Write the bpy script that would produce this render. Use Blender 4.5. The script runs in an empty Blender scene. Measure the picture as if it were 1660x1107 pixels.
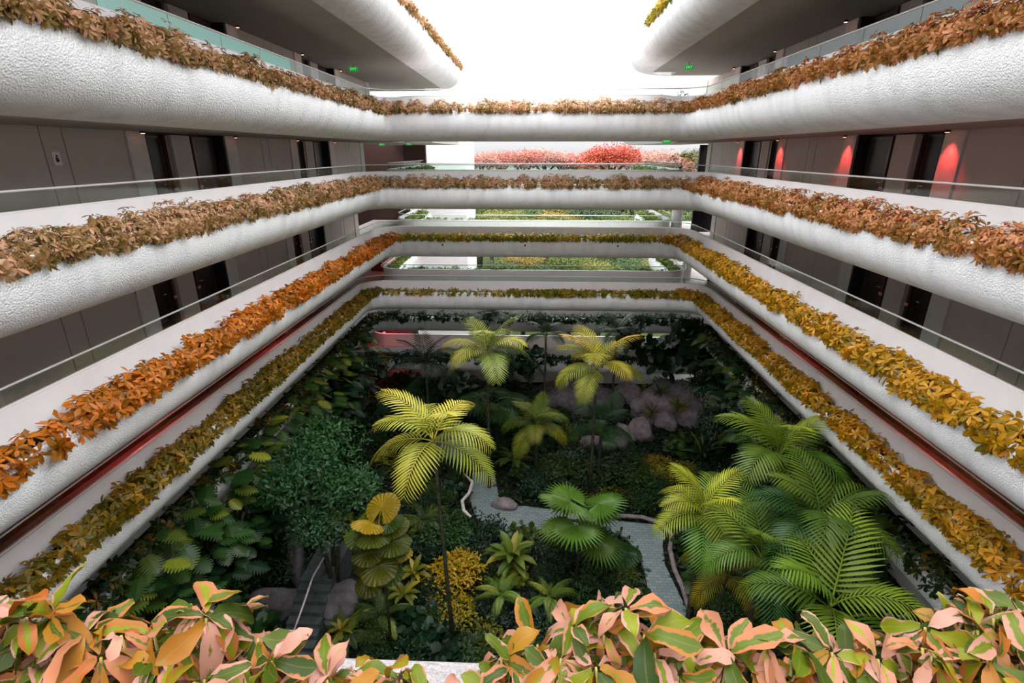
import bpy, math, random
import numpy as np
from mathutils import Vector, Matrix

# ------------------------------------------------------------------ camera, sky, light, exposure
sc = bpy.context.scene
COL = sc.collection
FPX = 850.0
TH = math.atan(307 / FPX)
PS = math.atan(35 / FPX * math.cos(TH))
cR = Vector((math.cos(PS), math.sin(PS), 0))
cF = Vector((-math.sin(PS) * math.cos(TH), math.cos(PS) * math.cos(TH), -math.sin(TH)))
cU = cR.cross(cF)
cam_data = bpy.data.cameras.new('camera')
cam = bpy.data.objects.new('camera', cam_data)
COL.objects.link(cam)
cam_data.sensor_width = 36
cam_data.lens = 36 * FPX / 1660
cam_data.clip_start = 0.05
cam_data.clip_end = 600
cam.matrix_world = Matrix(((cR.x, cU.x, -cF.x, 0), (cR.y, cU.y, -cF.y, 0), (cR.z, cU.z, -cF.z, 0), (0, 0, 0, 1)))
sc.camera = cam

world = bpy.data.worlds.new('overcast_sky')
sc.world = world
world.use_nodes = True
nt = world.node_tree
nt.nodes.clear()
wo = nt.nodes.new('ShaderNodeOutputWorld')
bg = nt.nodes.new('ShaderNodeBackground')
tc = nt.nodes.new('ShaderNodeTexCoord')
sx = nt.nodes.new('ShaderNodeSeparateXYZ')
nt.links.new(tc.outputs['Generated'], sx.inputs[0])
mr = nt.nodes.new('ShaderNodeMapRange')          # overcast sky: zenith several times brighter than horizon
mr.inputs['From Min'].default_value = 0.0
mr.inputs['From Max'].default_value = 1.0
mr.inputs['To Min'].default_value = 0.51
mr.inputs['To Max'].default_value = 4.4
nt.links.new(sx.outputs['Z'], mr.inputs['Value'])
cl = nt.nodes.new('ShaderNodeTexNoise')
cl.inputs['Scale'].default_value = 2.2
cl.inputs['Detail'].default_value = 4
nt.links.new(tc.outputs['Generated'], cl.inputs['Vector'])
cr = nt.nodes.new('ShaderNodeMapRange')
cr.inputs['From Min'].default_value = 0.3
cr.inputs['From Max'].default_value = 0.7
cr.inputs['To Min'].default_value = 0.93
cr.inputs['To Max'].default_value = 1.04
nt.links.new(cl.outputs['Fac'], cr.inputs['Value'])
mu = nt.nodes.new('ShaderNodeMath')
mu.operation = 'MULTIPLY'
nt.links.new(mr.outputs[0], mu.inputs[0])
nt.links.new(cr.outputs[0], mu.inputs[1])
bg.inputs['Color'].default_value = (0.975, 0.965, 0.985, 1)
nt.links.new(mu.outputs[0], bg.inputs['Strength'])
nt.links.new(bg.outputs[0], wo.inputs[0])

sun_d = bpy.data.lights.new('veiled_sun', 'SUN')
sun_d.energy = 0.8
sun_d.angle = math.radians(50)
sun_d.color = (1.0, 0.98, 0.96)
sun = bpy.data.objects.new('veiled_sun', sun_d)
sun.rotation_euler = (math.radians(-12), 0, 0)
COL.objects.link(sun)

sc.view_settings.view_transform = 'Standard'
sc.view_settings.look = 'None'
sc.view_settings.gamma = 1
sc.view_settings.use_curve_mapping = False
sc.view_settings.exposure = 0.80
try:
    sc.cycles.max_bounces = 7
    sc.cycles.diffuse_bounces = 4
    sc.cycles.transparent_max_bounces = 16
except Exception:
    pass

rng = np.random.default_rng(7)
random.seed(7)


def P(u, v, z=None, d=None):
    """Point where the viewing direction of pixel (u, v) meets height z, or depth d."""
    r = cF + cR * ((u - 830) / FPX) + cU * (-(v - 553.5) / FPX)
    return r * (z / r.z) if z is not None else r * d


# ------------------------------------------------------------------ materials
def new_mat(name):
    m = bpy.data.materials.new(name)
    m.use_nodes = True
    n = m.node_tree
    n.nodes.clear()
    out = n.nodes.new('ShaderNodeOutputMaterial')
    return m, n, out


def bsdf(n, rough=0.6, spec=0.3):
    b = n.nodes.new('ShaderNodeBsdfPrincipled')
    b.inputs['Roughness'].default_value = rough
    b.inputs['Specular IOR Level'].default_value = spec
    return b


def rgba(c):
    return (c[0], c[1], c[2], 1)


def srgb(r, g, b):
    f = lambda x: (x / 255 / 12.92) if x <= 10 else ((x / 255 + 0.055) / 1.055) ** 2.4
    return (f(r), f(g), f(b))


def plain(name, c, rough=0.6, spec=0.3, metal=0.0, var=0.0, scale=3.0, bump=0.0, bscale=40.0, emit=None, es=0):
    m, n, out = new_mat(name)
    b = bsdf(n, rough, spec)
    b.inputs['Metallic'].default_value = metal
    b.inputs['Base Color'].default_value = rgba(c)
    if var > 0 or bump > 0:
        t = n.nodes.new('ShaderNodeTexCoord')
    if var > 0:
        ns = n.nodes.new('ShaderNodeTexNoise')
        ns.inputs['Scale'].default_value = scale
        ns.inputs['Detail'].default_value = 5
        n.links.new(t.outputs['Object'], ns.inputs['Vector'])
        rp = n.nodes.new('ShaderNodeValToRGB')
        rp.color_ramp.elements[0].position = 0.3
        rp.color_ramp.elements[1].position = 0.7
        rp.color_ramp.elements[0].color = rgba([x * (1 - var) for x in c])
        rp.color_ramp.elements[1].color = rgba([min(1, x * (1 + var)) for x in c])
        n.links.new(ns.outputs['Fac'], rp.inputs[0])
        n.links.new(rp.outputs[0], b.inputs['Base Color'])
    if bump > 0:
        n2 = n.nodes.new('ShaderNodeTexNoise')
        n2.inputs['Scale'].default_value = bscale
        n2.inputs['Detail'].default_value = 3
        n.links.new(t.outputs['Object'], n2.inputs['Vector'])
        bp = n.nodes.new('ShaderNodeBump')
        bp.inputs['Strength'].default_value = bump
        bp.inputs['Distance'].default_value = 0.02
        n.links.new(n2.outputs['Fac'], bp.inputs['Height'])
        n.links.new(bp.outputs[0], b.inputs['Normal'])
    if emit:
        b.inputs['Emission Color'].default_value = rgba(emit)
        b.inputs['Emission Strength'].default_value = es
    n.links.new(b.outputs[0], out.inputs[0])
    return m


def stucco_mat(name, c, strength=0.75, scale=42.0, dist=0.014):
    m, n, out = new_mat(name)
    b = bsdf(n, 0.8, 0.15)
    t = n.nodes.new('ShaderNodeTexCoord')
    n1 = n.nodes.new('ShaderNodeTexNoise')
    n1.inputs['Scale'].default_value = scale
    n1.inputs['Detail'].default_value = 3
    n1.inputs['Roughness'].default_value = 0.55
    n.links.new(t.outputs['Object'], n1.inputs['Vector'])
    vo = n.nodes.new('ShaderNodeTexVoronoi')
    vo.inputs['Scale'].default_value = scale * 0.8
    n.links.new(t.outputs['Object'], vo.inputs['Vector'])
    mx = n.nodes.new('ShaderNodeMath')
    mx.operation = 'SUBTRACT'
    n.links.new(n1.outputs['Fac'], mx.inputs[0])
    n.links.new(vo.outputs['Distance'], mx.inputs[1])
    bp = n.nodes.new('ShaderNodeBump')
    bp.inputs['Strength'].default_value = strength
    bp.inputs['Distance'].default_value = dist
    n.links.new(mx.outputs[0], bp.inputs['Height'])
    n.links.new(bp.outputs[0], b.inputs['Normal'])
    # faint vertical weather streaks and blotches
    mp = n.nodes.new('ShaderNodeMapping')
    mp.inputs['Scale'].default_value = (1.3, 1.3, 0.12)
    n.links.new(t.outputs['Object'], mp.inputs[0])
    n3 = n.nodes.new('ShaderNodeTexNoise')
    n3.inputs['Scale'].default_value = 2.0
    n3.inputs['Detail'].default_value = 6
    n.links.new(mp.outputs[0], n3.inputs['Vector'])
    rp = n.nodes.new('ShaderNodeValToRGB')
    rp.color_ramp.elements[0].position = 0.28
    rp.color_ramp.elements[1].position = 0.55
    rp.color_ramp.elements[0].color = rgba([c[0] * .86, c[1] * .86, c[2] * .87])
    rp.color_ramp.elements[1].color = rgba(c)
    n.links.new(n3.outputs['Fac'], rp.inputs[0])
    n.links.new(rp.outputs[0], b.inputs['Base Color'])
    n.links.new(b.outputs[0], out.inputs[0])
    return m


def leaf_mat(name, stops=None, rough=0.45, trans=0.25, objcol=False, spec=0.35):
    """Leaf colour from the per-leaf attribute 'rnd' through a ramp, or from the object's own colour."""
    m, n, out = new_mat(name)
    b = bsdf(n, rough, spec)
    at = n.nodes.new('ShaderNodeAttribute')
    at.attribute_name = 'rnd'
    if objcol:
        oi = n.nodes.new('ShaderNodeObjectInfo')
        rq = n.nodes.new('ShaderNodeValToRGB')          # older leaflets darker and greener, tips paler
        rq.color_ramp.elements[0].color = (.22, .36, .26, 1)
        rq.color_ramp.elements[1].color = (1.0, .95, .80, 1)
        n.links.new(at.outputs['Fac'], rq.inputs[0])
        vm = n.nodes.new('ShaderNodeVectorMath')
        vm.operation = 'MULTIPLY'
        n.links.new(oi.outputs['Color'], vm.inputs[0])
        n.links.new(rq.outputs[0], vm.inputs[1])
        csock = vm.outputs[0]
    else:
        rp = n.nodes.new('ShaderNodeValToRGB')
        e = rp.color_ramp.elements
        while len(e) < len(stops):
            e.new(0.5)
        for k, (p_, c_) in enumerate(stops):
            e[k].position = p_
            e[k].color = rgba([q_ * .92 for q_ in c_])
        n.links.new(at.outputs['Fac'], rp.inputs[0])
        csock = rp.outputs[0]
    n.links.new(csock, b.inputs['Base Color'])
    tr = n.nodes.new('ShaderNodeBsdfTranslucent')
    n.links.new(csock, tr.inputs['Color'])
    mx = n.nodes.new('ShaderNodeMixShader')
    mx.inputs[0].default_value = trans
    n.links.new(b.outputs[0], mx.inputs[1])
    n.links.new(tr.outputs[0], mx.inputs[2])
    n.links.new(mx.outputs[0], out.inputs[0])
    return m


def variegated_mat(name):
    """Foreground leaves: green heart, cream-pink or orange margins; attributes ux (across), uy (along), rnd."""
    m, n, out = new_mat(name)
    b = bsdf(n, 0.5, 0.22)

    def att(a):
        x = n.nodes.new('ShaderNodeAttribute')
        x.attribute_name = a
        return x.outputs['Fac']
    ux, uy, rd = att('ux'), att('uy'), att('rnd')
    t = n.nodes.new('ShaderNodeTexCoord')
    ns = n.nodes.new('ShaderNodeTexNoise')
    ns.inputs['Scale'].default_value = 30
    ns.inputs['Detail'].default_value = 3
    n.links.new(t.outputs['Object'], ns.inputs['Vector'])

    def mth(op, a, b_, c_=None):
        x = n.nodes.new('ShaderNodeMath')
        x.operation = op
        for i, s in enumerate((a, b_, c_)):
            if s is None:
                continue
            if isinstance(s, (int, float)):
                x.inputs[i].default_value = s
            else:
                n.links.new(s, x.inputs[i])
        return x.outputs[0]
    absx = mth('ABSOLUTE', ux, 0.0)
    th = mth('MULTIPLY_ADD', ns.outputs['Fac'], 1.5, -0.62)
    rr = mth('MULTIPLY_ADD', rd, 1.3, -0.62)
    edge = mth('SUBTRACT', absx, th)
    edge = mth('ADD', edge, rr)
    f = n.nodes.new('ShaderNodeMapRange')
    f.inputs['From Min'].default_value = 0.30
    f.inputs['From Max'].default_value = 0.42
    n.links.new(edge, f.inputs['Value'])
    g = n.nodes.new('ShaderNodeValToRGB')
    e = g.color_ramp.elements
    e[0].position = 0.0
    e[0].color = rgba(srgb(58, 84, 16))
    e[1].position = 1.0
    e[1].color = rgba(srgb(176, 180, 26))
    x = e.new(0.55)
    x.color = rgba(srgb(112, 134, 18))
    n.links.new(mth('FRACT', mth('MULTIPLY', rd, 3.17), 0.0), g.inputs[0])
    rd2 = mth('FRACT', mth('MULTIPLY', rd, 7.31), 0.0)
    p_ = n.nodes.new('ShaderNodeValToRGB')
    e = p_.color_ramp.elements
    e[0].position = 0.0
    e[0].color = rgba(srgb(200, 104, 34))
    e[1].position = 1.0
    e[1].color = rgba(srgb(236, 176, 156))
    x = e.new(0.35)
    x.color = rgba(srgb(220, 130, 62))
    x = e.new(0.62)
    x.color = rgba(srgb(228, 160, 130))
    x = e.new(0.18)
    x.color = rgba(srgb(186, 140, 22))
    n.links.new(rd2, p_.inputs[0])
    mx = n.nodes.new('ShaderNodeMix')
    mx.data_type = 'RGBA'
    n.links.new(f.outputs[0], mx.inputs['Factor'])
    n.links.new(g.outputs[0], mx.inputs[6])
    n.links.new(p_.outputs[0], mx.inputs[7])
    # pale midrib and side veins
    wv = mth('ABSOLUTE', ux, 0.0)
    mid = n.nodes.new('ShaderNodeMapRange')
    mid.inputs['From Min'].default_value = 0.0
    mid.inputs['From Max'].default_value = 0.09
    mid.inputs['To Min'].default_value = 0.18
    mid.inputs['To Max'].default_value = 0.0
    n.links.new(wv, mid.inputs['Value'])
    mx2 = n.nodes.new('ShaderNodeMix')
    mx2.data_type = 'RGBA'
    mx2.inputs[7].default_value = rgba(srgb(225, 190, 110))
    n.links.new(mid.outputs[0], mx2.inputs['Factor'])
    n.links.new(mx.outputs[2], mx2.inputs[6])
    dk = n.nodes.new('ShaderNodeVectorMath')
    dk.operation = 'SCALE'
    dk.inputs['Scale'].default_value = .39
    n.links.new(mx2.outputs[2], dk.inputs[0])
    n.links.new(dk.outputs[0], b.inputs['Base Color'])
    tr = n.nodes.new('ShaderNodeBsdfTranslucent')
    n.links.new(dk.outputs[0], tr.inputs['Color'])
    ms = n.nodes.new('ShaderNodeMixShader')
    ms.inputs[0].default_value = 0.22
    n.links.new(b.outputs[0], ms.inputs[1])
    n.links.new(tr.outputs[0], ms.inputs[2])
    n.links.new(ms.outputs[0], out.inputs[0])
    return m


def glass_mat(name, tint, gloss=0.12, opaque=0.0, ocol=(0.3, 0.6, 0.5)):
    m, n, out = new_mat(name)
    tr = n.nodes.new('ShaderNodeBsdfTransparent')
    tr.inputs[0].default_value = rgba(tint)
    gl = n.nodes.new('ShaderNodeBsdfGlossy')
    gl.inputs['Roughness'].default_value = 0.03
    fr = n.nodes.new('ShaderNodeFresnel')
    fr.inputs[0].default_value = 1.5
    mp = n.nodes.new('ShaderNodeMath')
    mp.operation = 'MULTIPLY_ADD'
    mp.inputs[1].default_value = 0.12
    mp.inputs[2].default_value = 0.003
    mp.use_clamp = True
    n.links.new(fr.outputs[0], mp.inputs[0])
    ms = n.nodes.new('ShaderNodeMixShader')
    n.links.new(mp.outputs[0], ms.inputs[0])
    last = tr.outputs[0]
    if opaque > 0:
        df = n.nodes.new('ShaderNodeBsdfDiffuse')
        df.inputs[0].default_value = rgba(ocol)
        m0 = n.nodes.new('ShaderNodeMixShader')
        m0.inputs[0].default_value = opaque
        n.links.new(tr.outputs[0], m0.inputs[1])
        n.links.new(df.outputs[0], m0.inputs[2])
        last = m0.outputs[0]
    n.links.new(last, ms.inputs[1])
    n.links.new(gl.outputs[0], ms.inputs[2])
    n.links.new(ms.outputs[0], out.inputs[0])
    return m


M = {}
M['stucco'] = stucco_mat('white_stucco', (0.86, 0.88, 0.885))
M['stucco_lip'] = plain('painted_planter_wall', (0.86, 0.84, 0.84), 0.8, 0.15, var=0.04, scale=1.2, bump=0.15)
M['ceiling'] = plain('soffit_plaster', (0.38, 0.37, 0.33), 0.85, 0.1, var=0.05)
M['walkway'] = plain('walkway_tiles', (0.42, 0.37, 0.36), 0.6, 0.2, var=0.15)
M['panel'] = plain('taupe_wall_panel', (0.56, 0.49, 0.44), 0.55, 0.25, var=0.06, scale=1.0)
M['pilaster'] = plain('pale_pilaster_stone', (0.66, 0.63, 0.61), 0.7, 0.2, var=0.08)
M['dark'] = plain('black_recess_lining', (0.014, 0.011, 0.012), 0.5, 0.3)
M['door'] = plain('dark_timber_door', (0.022, 0.014, 0.014), 0.35, 0.4, var=0.2)
M['bronze'] = plain('bronze_trim', (0.10, 0.055, 0.045), 0.35, 0.5, metal=0.5)
M['plate'] = plain('pink_number_plate', (0.75, 0.33, 0.33), 0.5)
M['metal'] = plain('brushed_rail_metal', (0.78, 0.77, 0.75), 0.45, 0.5, metal=0.2)
M['soil'] = plain('dark_garden_soil', (0.016, 0.014, 0.010), 0.95, 0.05, var=0.4, scale=2, bump=0.6, bscale=8)
M['path'] = plain('pale_stone_path', (0.30, 0.35, 0.34), 0.75, 0.2, var=0.12, scale=3, bump=0.3, bscale=12)
M['rock'] = plain('mauve_grey_boulder', (0.21, 0.175, 0.185), 0.85, 0.15, var=0.35, scale=3, bump=0.9, bscale=6)
M['rockdark'] = plain('dark_grey_boulder', (0.11, 0.10, 0.105), 0.85, 0.15, var=0.35, scale=3, bump=0.9, bscale=6)
M['step'] = plain('mossy_concrete_step', (0.06, 0.075, 0.07), 0.8, 0.15, var=0.3)
M['wood'] = plain('bleached_driftwood', (0.50, 0.45, 0.43), 0.7, 0.2, var=0.25, scale=6)
M['bark'] = plain('grey_brown_bark', (0.055, 0.055, 0.035), 0.85, 0.1, var=0.4, scale=8, bump=0.4)
M['stem'] = plain('yellow_green_stem', (0.24, 0.20, 0.05), 0.6, 0.2)
M['water'] = plain('dark_pond_water', (0.006, 0.010, 0.010), 0.06, 0.6)
M['grass'] = plain('park_grass', (0.03, 0.05, 0.012), 0.9, 0.1, var=0.4, scale=0.3)
M['grassbright'] = plain('lawn_roof', (0.16, 0.26, 0.05), 0.9, 0.1, var=0.4, scale=2)
M['glass'] = glass_mat('clear_green_edge_glass', (0.88, 0.94, 0.91))
M['glass_dteal'] = glass_mat('dark_teal_glass_painted_reflection', (0.30, 0.50, 0.46), 0.3, 0.45, (0.05, 0.14, 0.13))  # tinted glass, dim building reflection put into its solid colour
M['glass_teal'] = glass_mat('teal_glass_painted_reflection', (0.35, 0.75, 0.66), 0.3, 0.75, (0.16, 0.56, 0.46))  # tinted glass, bright sky reflection painted as a solid teal
M['green_sign'] = plain('lit_green_sign', (0.0, 0.25, 0.02), 0.5, emit=(0.0, 0.40, 0.04), es=0.35)
M['sign_white'] = plain('lit_sign_lettering', (0.7, 0.9, 0.7), 0.5, emit=(0.4, 0.9, 0.4), es=0.3)
M['fixture'] = plain('black_lamp_housing', (0.03, 0.03, 0.03), 0.5)
M['lamp'] = plain('red_warm_lamp_lens', (0.9, 0.3, 0.2), 0.5, emit=(1.0, 0.28, 0.16), es=3.5)
M['red_glow_paint'] = plain('painted_red_glow', (0.16, 0.014, 0.022), 0.6, 0.3, var=0.4, scale=0.8)  # glow of the red corridor lamps put into a surface colour
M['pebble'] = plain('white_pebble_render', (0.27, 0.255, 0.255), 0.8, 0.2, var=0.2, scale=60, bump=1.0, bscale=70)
M['tower'] = plain('smooth_white_tower_render', (0.82, 0.80, 0.80), 0.8, 0.1, var=0.03)

S = srgb
M['schef'] = leaf_mat('bronze_pink_schefflera', [(0.0, S(72, 70, 22)), (0.3, S(134, 108, 50)), (0.6, S(186, 142, 98)), (0.85, S(222, 174, 142)), (1.0, S(224, 134, 108))])
M['schef_o'] = leaf_mat('orange_brown_schefflera', [(0.0, S(84, 72, 18)), (0.3, S(146, 106, 34)), (0.6, S(196, 132, 76)), (0.85, S(226, 158, 116)), (1.0, S(226, 122, 84))])
M['orange'] = leaf_mat('orange_leaves', [(0.0, S(84, 72, 12)), (0.3, S(158, 98, 16)), (0.65, S(206, 118, 26)), (0.93, S(222, 132, 48)), (1.0, S(226, 112, 84))])
M['ochre'] = leaf_mat('ochre_leaves', [(0.0, S(84, 84, 10)), (0.35, S(158, 124, 18)), (0.75, S(212, 152, 26)), (1.0, S(222, 148, 40))])
M['olive'] = leaf_mat('olive_gold_leaves', [(0.0, S(50, 64, 12)), (0.4, S(106, 96, 16)), (0.8, S(164, 122, 22)), (1.0, S(192, 130, 26))])
M['yellowgreen'] = leaf_mat('yellow_green_leaves', [(0.0, S(54, 78, 18)), (0.45, S(138, 130, 32)), (0.8, S(204, 160, 40)), (1.0, S(232, 150, 60))])
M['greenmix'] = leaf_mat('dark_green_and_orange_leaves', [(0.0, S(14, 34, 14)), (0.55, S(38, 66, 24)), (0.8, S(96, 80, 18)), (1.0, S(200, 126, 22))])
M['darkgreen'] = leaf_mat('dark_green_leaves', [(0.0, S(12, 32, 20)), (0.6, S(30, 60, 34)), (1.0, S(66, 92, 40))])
M['brightgreen'] = leaf_mat('bright_green_leaves', [(0.0, S(40, 74, 16)), (0.5, S(92, 130, 34)), (1.0, S(168, 168, 44))])
M['objleaf'] = leaf_mat('leaf_in_plant_colour', objcol=True)
M['varieg'] = variegated_mat('variegated_pink_green_leaf')


# ------------------------------------------------------------------ mesh helpers
def mesh_np(name, V, Fq, mat, attrs=None, smooth=False):
    V = np.asarray(V, dtype=np.float32)
    Fq = np.asarray(Fq, dtype=np.int32)
    me = bpy.data.meshes.new(name)
    me.vertices.add(len(V))
    me.vertices.foreach_set('co', V.ravel())
    k = Fq.shape[1]
    me.loops.add(Fq.size)
    me.loops.foreach_set('vertex_index', Fq.ravel())
    me.polygons.add(len(Fq))
    me.polygons.foreach_set('loop_start', np.arange(0, Fq.size, k, dtype=np.int32))
    if smooth:
        me.polygons.foreach_set('use_smooth', np.ones(len(Fq), dtype=bool))
    for a, vals in (attrs or {}).items():
        at = me.attributes.new(a, 'FLOAT', 'POINT')
        at.data.foreach_set('value', np.asarray(vals, dtype=np.float32))
    me.update(calc_edges=True)
    if mat is not None:
        me.materials.append(mat)
    return me


class MB:
    """Collects boxes, tubes, swept profiles; links as one mesh object."""
    def __init__(s):
        s.v, s.f, s.mi, s.sm = [], [], [], []

    def add(s, vs, fs, mi=0, smooth=False):
        o = len(s.v)
        s.v += [tuple(x) for x in vs]
        s.f += [tuple(i + o for i in f) for f in fs]
        s.mi += [mi] * len(fs)
        s.sm += [smooth] * len(fs)

    def box(s, a, b, mi=0):
        x0, x1 = sorted((a[0], b[0])); y0, y1 = sorted((a[1], b[1])); z0, z1 = sorted((a[2], b[2]))
        vs = [(x0, y0, z0), (x1, y0, z0), (x1, y1, z0), (x0, y1, z0), (x0, y0, z1), (x1, y0, z1), (x1, y1, z1), (x0, y1, z1)]
        s.add(vs, [(3, 2, 1, 0), (4, 5, 6, 7), (0, 1, 5, 4), (1, 2, 6, 5), (2, 3, 7, 6), (3, 0, 4, 7)], mi)

    def tube(s, pts, rad, n=8, mi=0, caps=True):
        pts = [Vector(p) for p in pts]
        rads = rad if isinstance(rad, (list, tuple)) else [rad] * len(pts)
        rings = []
        up = Vector((0, 0, 1))
        for i, p in enumerate(pts):
            d = (pts[min(i + 1, len(pts) - 1)] - pts[max(i - 1, 0)]).normalized()
            a = up if abs(d.z) < 0.95 else Vector((1, 0, 0))
            e1 = d.cross(a).normalized()
            e2 = d.cross(e1)
            rings.append([p + (e1 * math.cos(2 * math.pi * k / n) + e2 * math.sin(2 * math.pi * k / n)) * rads[i] for k in range(n)])
        vs = [q for r in rings for q in r]
        fs = []
        for i in range(len(pts) - 1):
            for k in range(n):
                fs.append((i * n + k, i * n + (k + 1) % n, (i + 1) * n + (k + 1) % n, (i + 1) * n + k))
        if caps:
            fs.append(tuple(range(n))[::-1])
            fs.append(tuple(len(vs) - n + k for k in range(n)))
        s.add(vs, fs, mi, True)

    def build(s, name, mats, parent=None):
        me = bpy.data.meshes.new(name)
        me.from_pydata(s.v, [], s.f)
        if not isinstance(mats, (list, tuple)):
            mats = [mats]
        for m in mats:
            me.materials.append(m)
        me.polygons.foreach_set('material_index', s.mi)
        me.polygons.foreach_set('use_smooth', s.sm)
        me.update()
        return link(name, me, parent)


def link(name, me, parent=None):
    o = bpy.data.objects.new(name, me)
    COL.objects.link(o)
    o.parent = parent
    return o


def tag(o, label=None, cat=None, group=None, kind=None):
    if label: o['label'] = label
    if cat: o['category'] = cat
    if group: o['group'] = group
    if kind: o['kind'] = kind
    return o


def thing(name, loc, label, cat, group=None, rz=0.0, kind=None):
    o = bpy.data.objects.new(name, None)
    COL.objects.link(o)
    o.location = loc
    o.rotation_euler = (0, 0, rz)
    o.empty_display_size = 0.2
    return tag(o, label, cat, group, kind)


def structure(o, label=None):
    o['kind'] = 'structure'
    if label:
        o['label'] = label
        o['category'] = 'building part'
    return o


# leaf templates: x across, y along, z up ------------------------------------------------
def leaf_tpl(stations, widths, fold=0.18, droop=0.25):
    V, ux, uy = [], [], []
    for s_, w in zip(stations, widths):
        zc = -droop * s_ * s_
        V += [(-w, s_, zc + fold * w), (0, s_, zc), (w, s_, zc + fold * w)]
        ux += [-1, 0, 1]
        uy += [s_] * 3
    F = []
    for i in range(len(stations) - 1):
        a, b = 3 * i, 3 * (i + 1)
        F += [(a, a + 1, b + 1, b), (a + 1, a + 2, b + 2, b + 1)]
    return np.array(V, float), np.array(F, int), np.array(ux, float), np.array(uy, float)


T_OBOV = leaf_tpl([0, .3, .7, 1], [.03, .14, .22, .03], .25, .18)
T_SCHEF = leaf_tpl([0, .35, .75, 1], [.04, .17, .17, .02], .25, .3)
T_FINE = leaf_tpl([0, .18, .4, .62, .82, .94, 1], [.03, .13, .215, .24, .215, .13, .02], .34, .48)
T_ROUND = leaf_tpl([0, .4, .8, 1], [.1, .38, .32, .04], .15, .15)
T_NARROW = leaf_tpl([0, .3, .7, 1], [.02, .07, .06, .005], .3, .35)
T_QUAD = (np.array([(-.26, 0, 0), (.26, 0, 0), (.2, 1, -.12), (-.2, 1, -.12)], float), np.array([(0, 1, 2, 3)]), np.array([-1, 1, 1, -1.]), np.array([0, 0, 1, 1.]))


def norm(a):
    return a / np.maximum(np.linalg.norm(a, axis=1, keepdims=True), 1e-9)


def scatter(tpl, pos, d, nrm, size, rnd=None):
    """Instances of a leaf template as one array: along d, upper face towards nrm."""
    tv, tf, ux, uy = tpl
    d = norm(d)
    x = norm(np.cross(d, nrm))
    n_ = np.cross(x, d)
    K = len(pos)
    size = np.broadcast_to(np.asarray(size, float), (K,))
    V = pos[:, None, :] + size[:, None, None] * (tv[None, :, 0:1] * x[:, None, :] + tv[None, :, 1:2] * d[:, None, :] + tv[None, :, 2:3] * n_[:, None, :])
    Fq = (tf[None] + (np.arange(K) * len(tv))[:, None, None]).reshape(-1, tf.shape[1])
    rnd = rng.random(K) if rnd is None else rnd
    return V.reshape(-1, 3), Fq, np.repeat(rnd, len(tv)), np.tile(ux, K), np.tile(uy, K)


def merge(parts):
    V, Fq, R, X, Y = [], [], [], [], []
    o = 0
    for v, f, r, x, y in parts:
        V.append(v); Fq.append(f + o); R.append(r); X.append(x); Y.append(y)
        o += len(v)
    return np.vstack(V), np.vstack(Fq), {'rnd': np.concatenate(R), 'ux': np.concatenate(X), 'uy': np.concatenate(Y)}


def rand_dirs(n):
    return norm(rng.normal(size=(n, 3)))


def whorls(centers, axes, nl, size, tpl, spread=1.0, rise=0.1, sag=0.3, rbase=None, jitter=0.25):
    """nl leaflets radiating round each axis."""
    K = len(centers)
    a = norm(axes)
    ref = np.where(np.abs(a[:, 2:3]) < 0.9, np.array([[0, 0, 1.]]), np.array([[1., 0, 0]]))
    e1 = norm(np.cross(a, ref))
    e2 = np.cross(a, e1)
    ph = (np.arange(nl) / nl * 2 * np.pi)[None, :] + rng.random((K, 1)) * 6.28 + rng.normal(0, .15, (K, nl))
    rad = np.cos(ph)[..., None] * e1[:, None, :] + np.sin(ph)[..., None] * e2[:, None, :]
    d = rad * spread + a[:, None, :] * rise + rng.normal(0, jitter, (K, nl, 3))
    d[..., 2] -= sag
    d = d.reshape(-1, 3)
    nm = np.repeat(a, nl, axis=0) + rng.normal(0, .2, (K * nl, 3))
    pos = np.repeat(centers, nl, axis=0) + norm(d) * 0.01
    base = rng.random(K) if rbase is None else rbase
    r = np.clip(np.repeat(base, nl) * .6 + rng.random(K * nl) * .5 - 0.05, 0, 1)
    sz = np.repeat(size * rng.uniform(.75, 1.15, K), nl) * rng.uniform(.8, 1.1, K * nl)
    return scatter(tpl, pos, d, nm, sz, r)


# ------------------------------------------------------------------ building
LV = {  # floor height F, planter lip half-width X, lip of back bridge Y, corridor wall W, corner radius
    5: dict(F=4.2, X=4.4, Y=None, W=8.3, r=.4),
    4: dict(F=1.2, X=6.15, Y=23.2, W=8.9, r=.3),
    3: dict(F=-1.8, X=7.05, Y=24.5, W=9.5, r=.35),
    2: dict(F=-4.8, X=7.67, Y=28.5, W=10.2, r=.7),
    1: dict(F=-7.8, X=8.98, Y=28.3, W=11.3, r=.8, u=.5),
    0: dict(F=-10.8, X=10.56, Y=33.3, W=13.0, r=.8),
    -1: dict(F=-13.8, X=11.6, Y=33.4, W=13.6, r=.8),
}
GZ = -17.0
NAMES = {5: 'topmost', 4: 'fifth', 3: 'fourth', 2: 'third', 1: 'second', 0: 'first', -1: 'lowest'}
WORDS = {5: 'the topmost balcony, above the highest bridge', 4: 'the highest bridged level', 3: 'the camera-height level', 2: 'the level below camera height',
         1: 'the lowest bright white level', 0: 'the shaded level above the garden wall', -1: 'the lowest level behind the palms'}


def arc_path(pts, r):
    """Polyline with corners replaced by arcs of radius r."""
    out = [Vector(pts[0])]
    for i in range(1, len(pts) - 1):
        p, a, b = Vector(pts[i]), Vector(pts[i - 1]), Vector(pts[i + 1])
        da, db = (a - p).normalized(), (b - p).normalized()
        s0, s1 = p + da * r, p + db * r
        c = p + da * r + db * r
        for k in range(9):
            t = k / 8 * math.pi / 2
            out.append(c - db * r * math.cos(t) - da * r * math.sin(t))
    out.append(Vector(pts[-1]))
    return out


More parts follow.
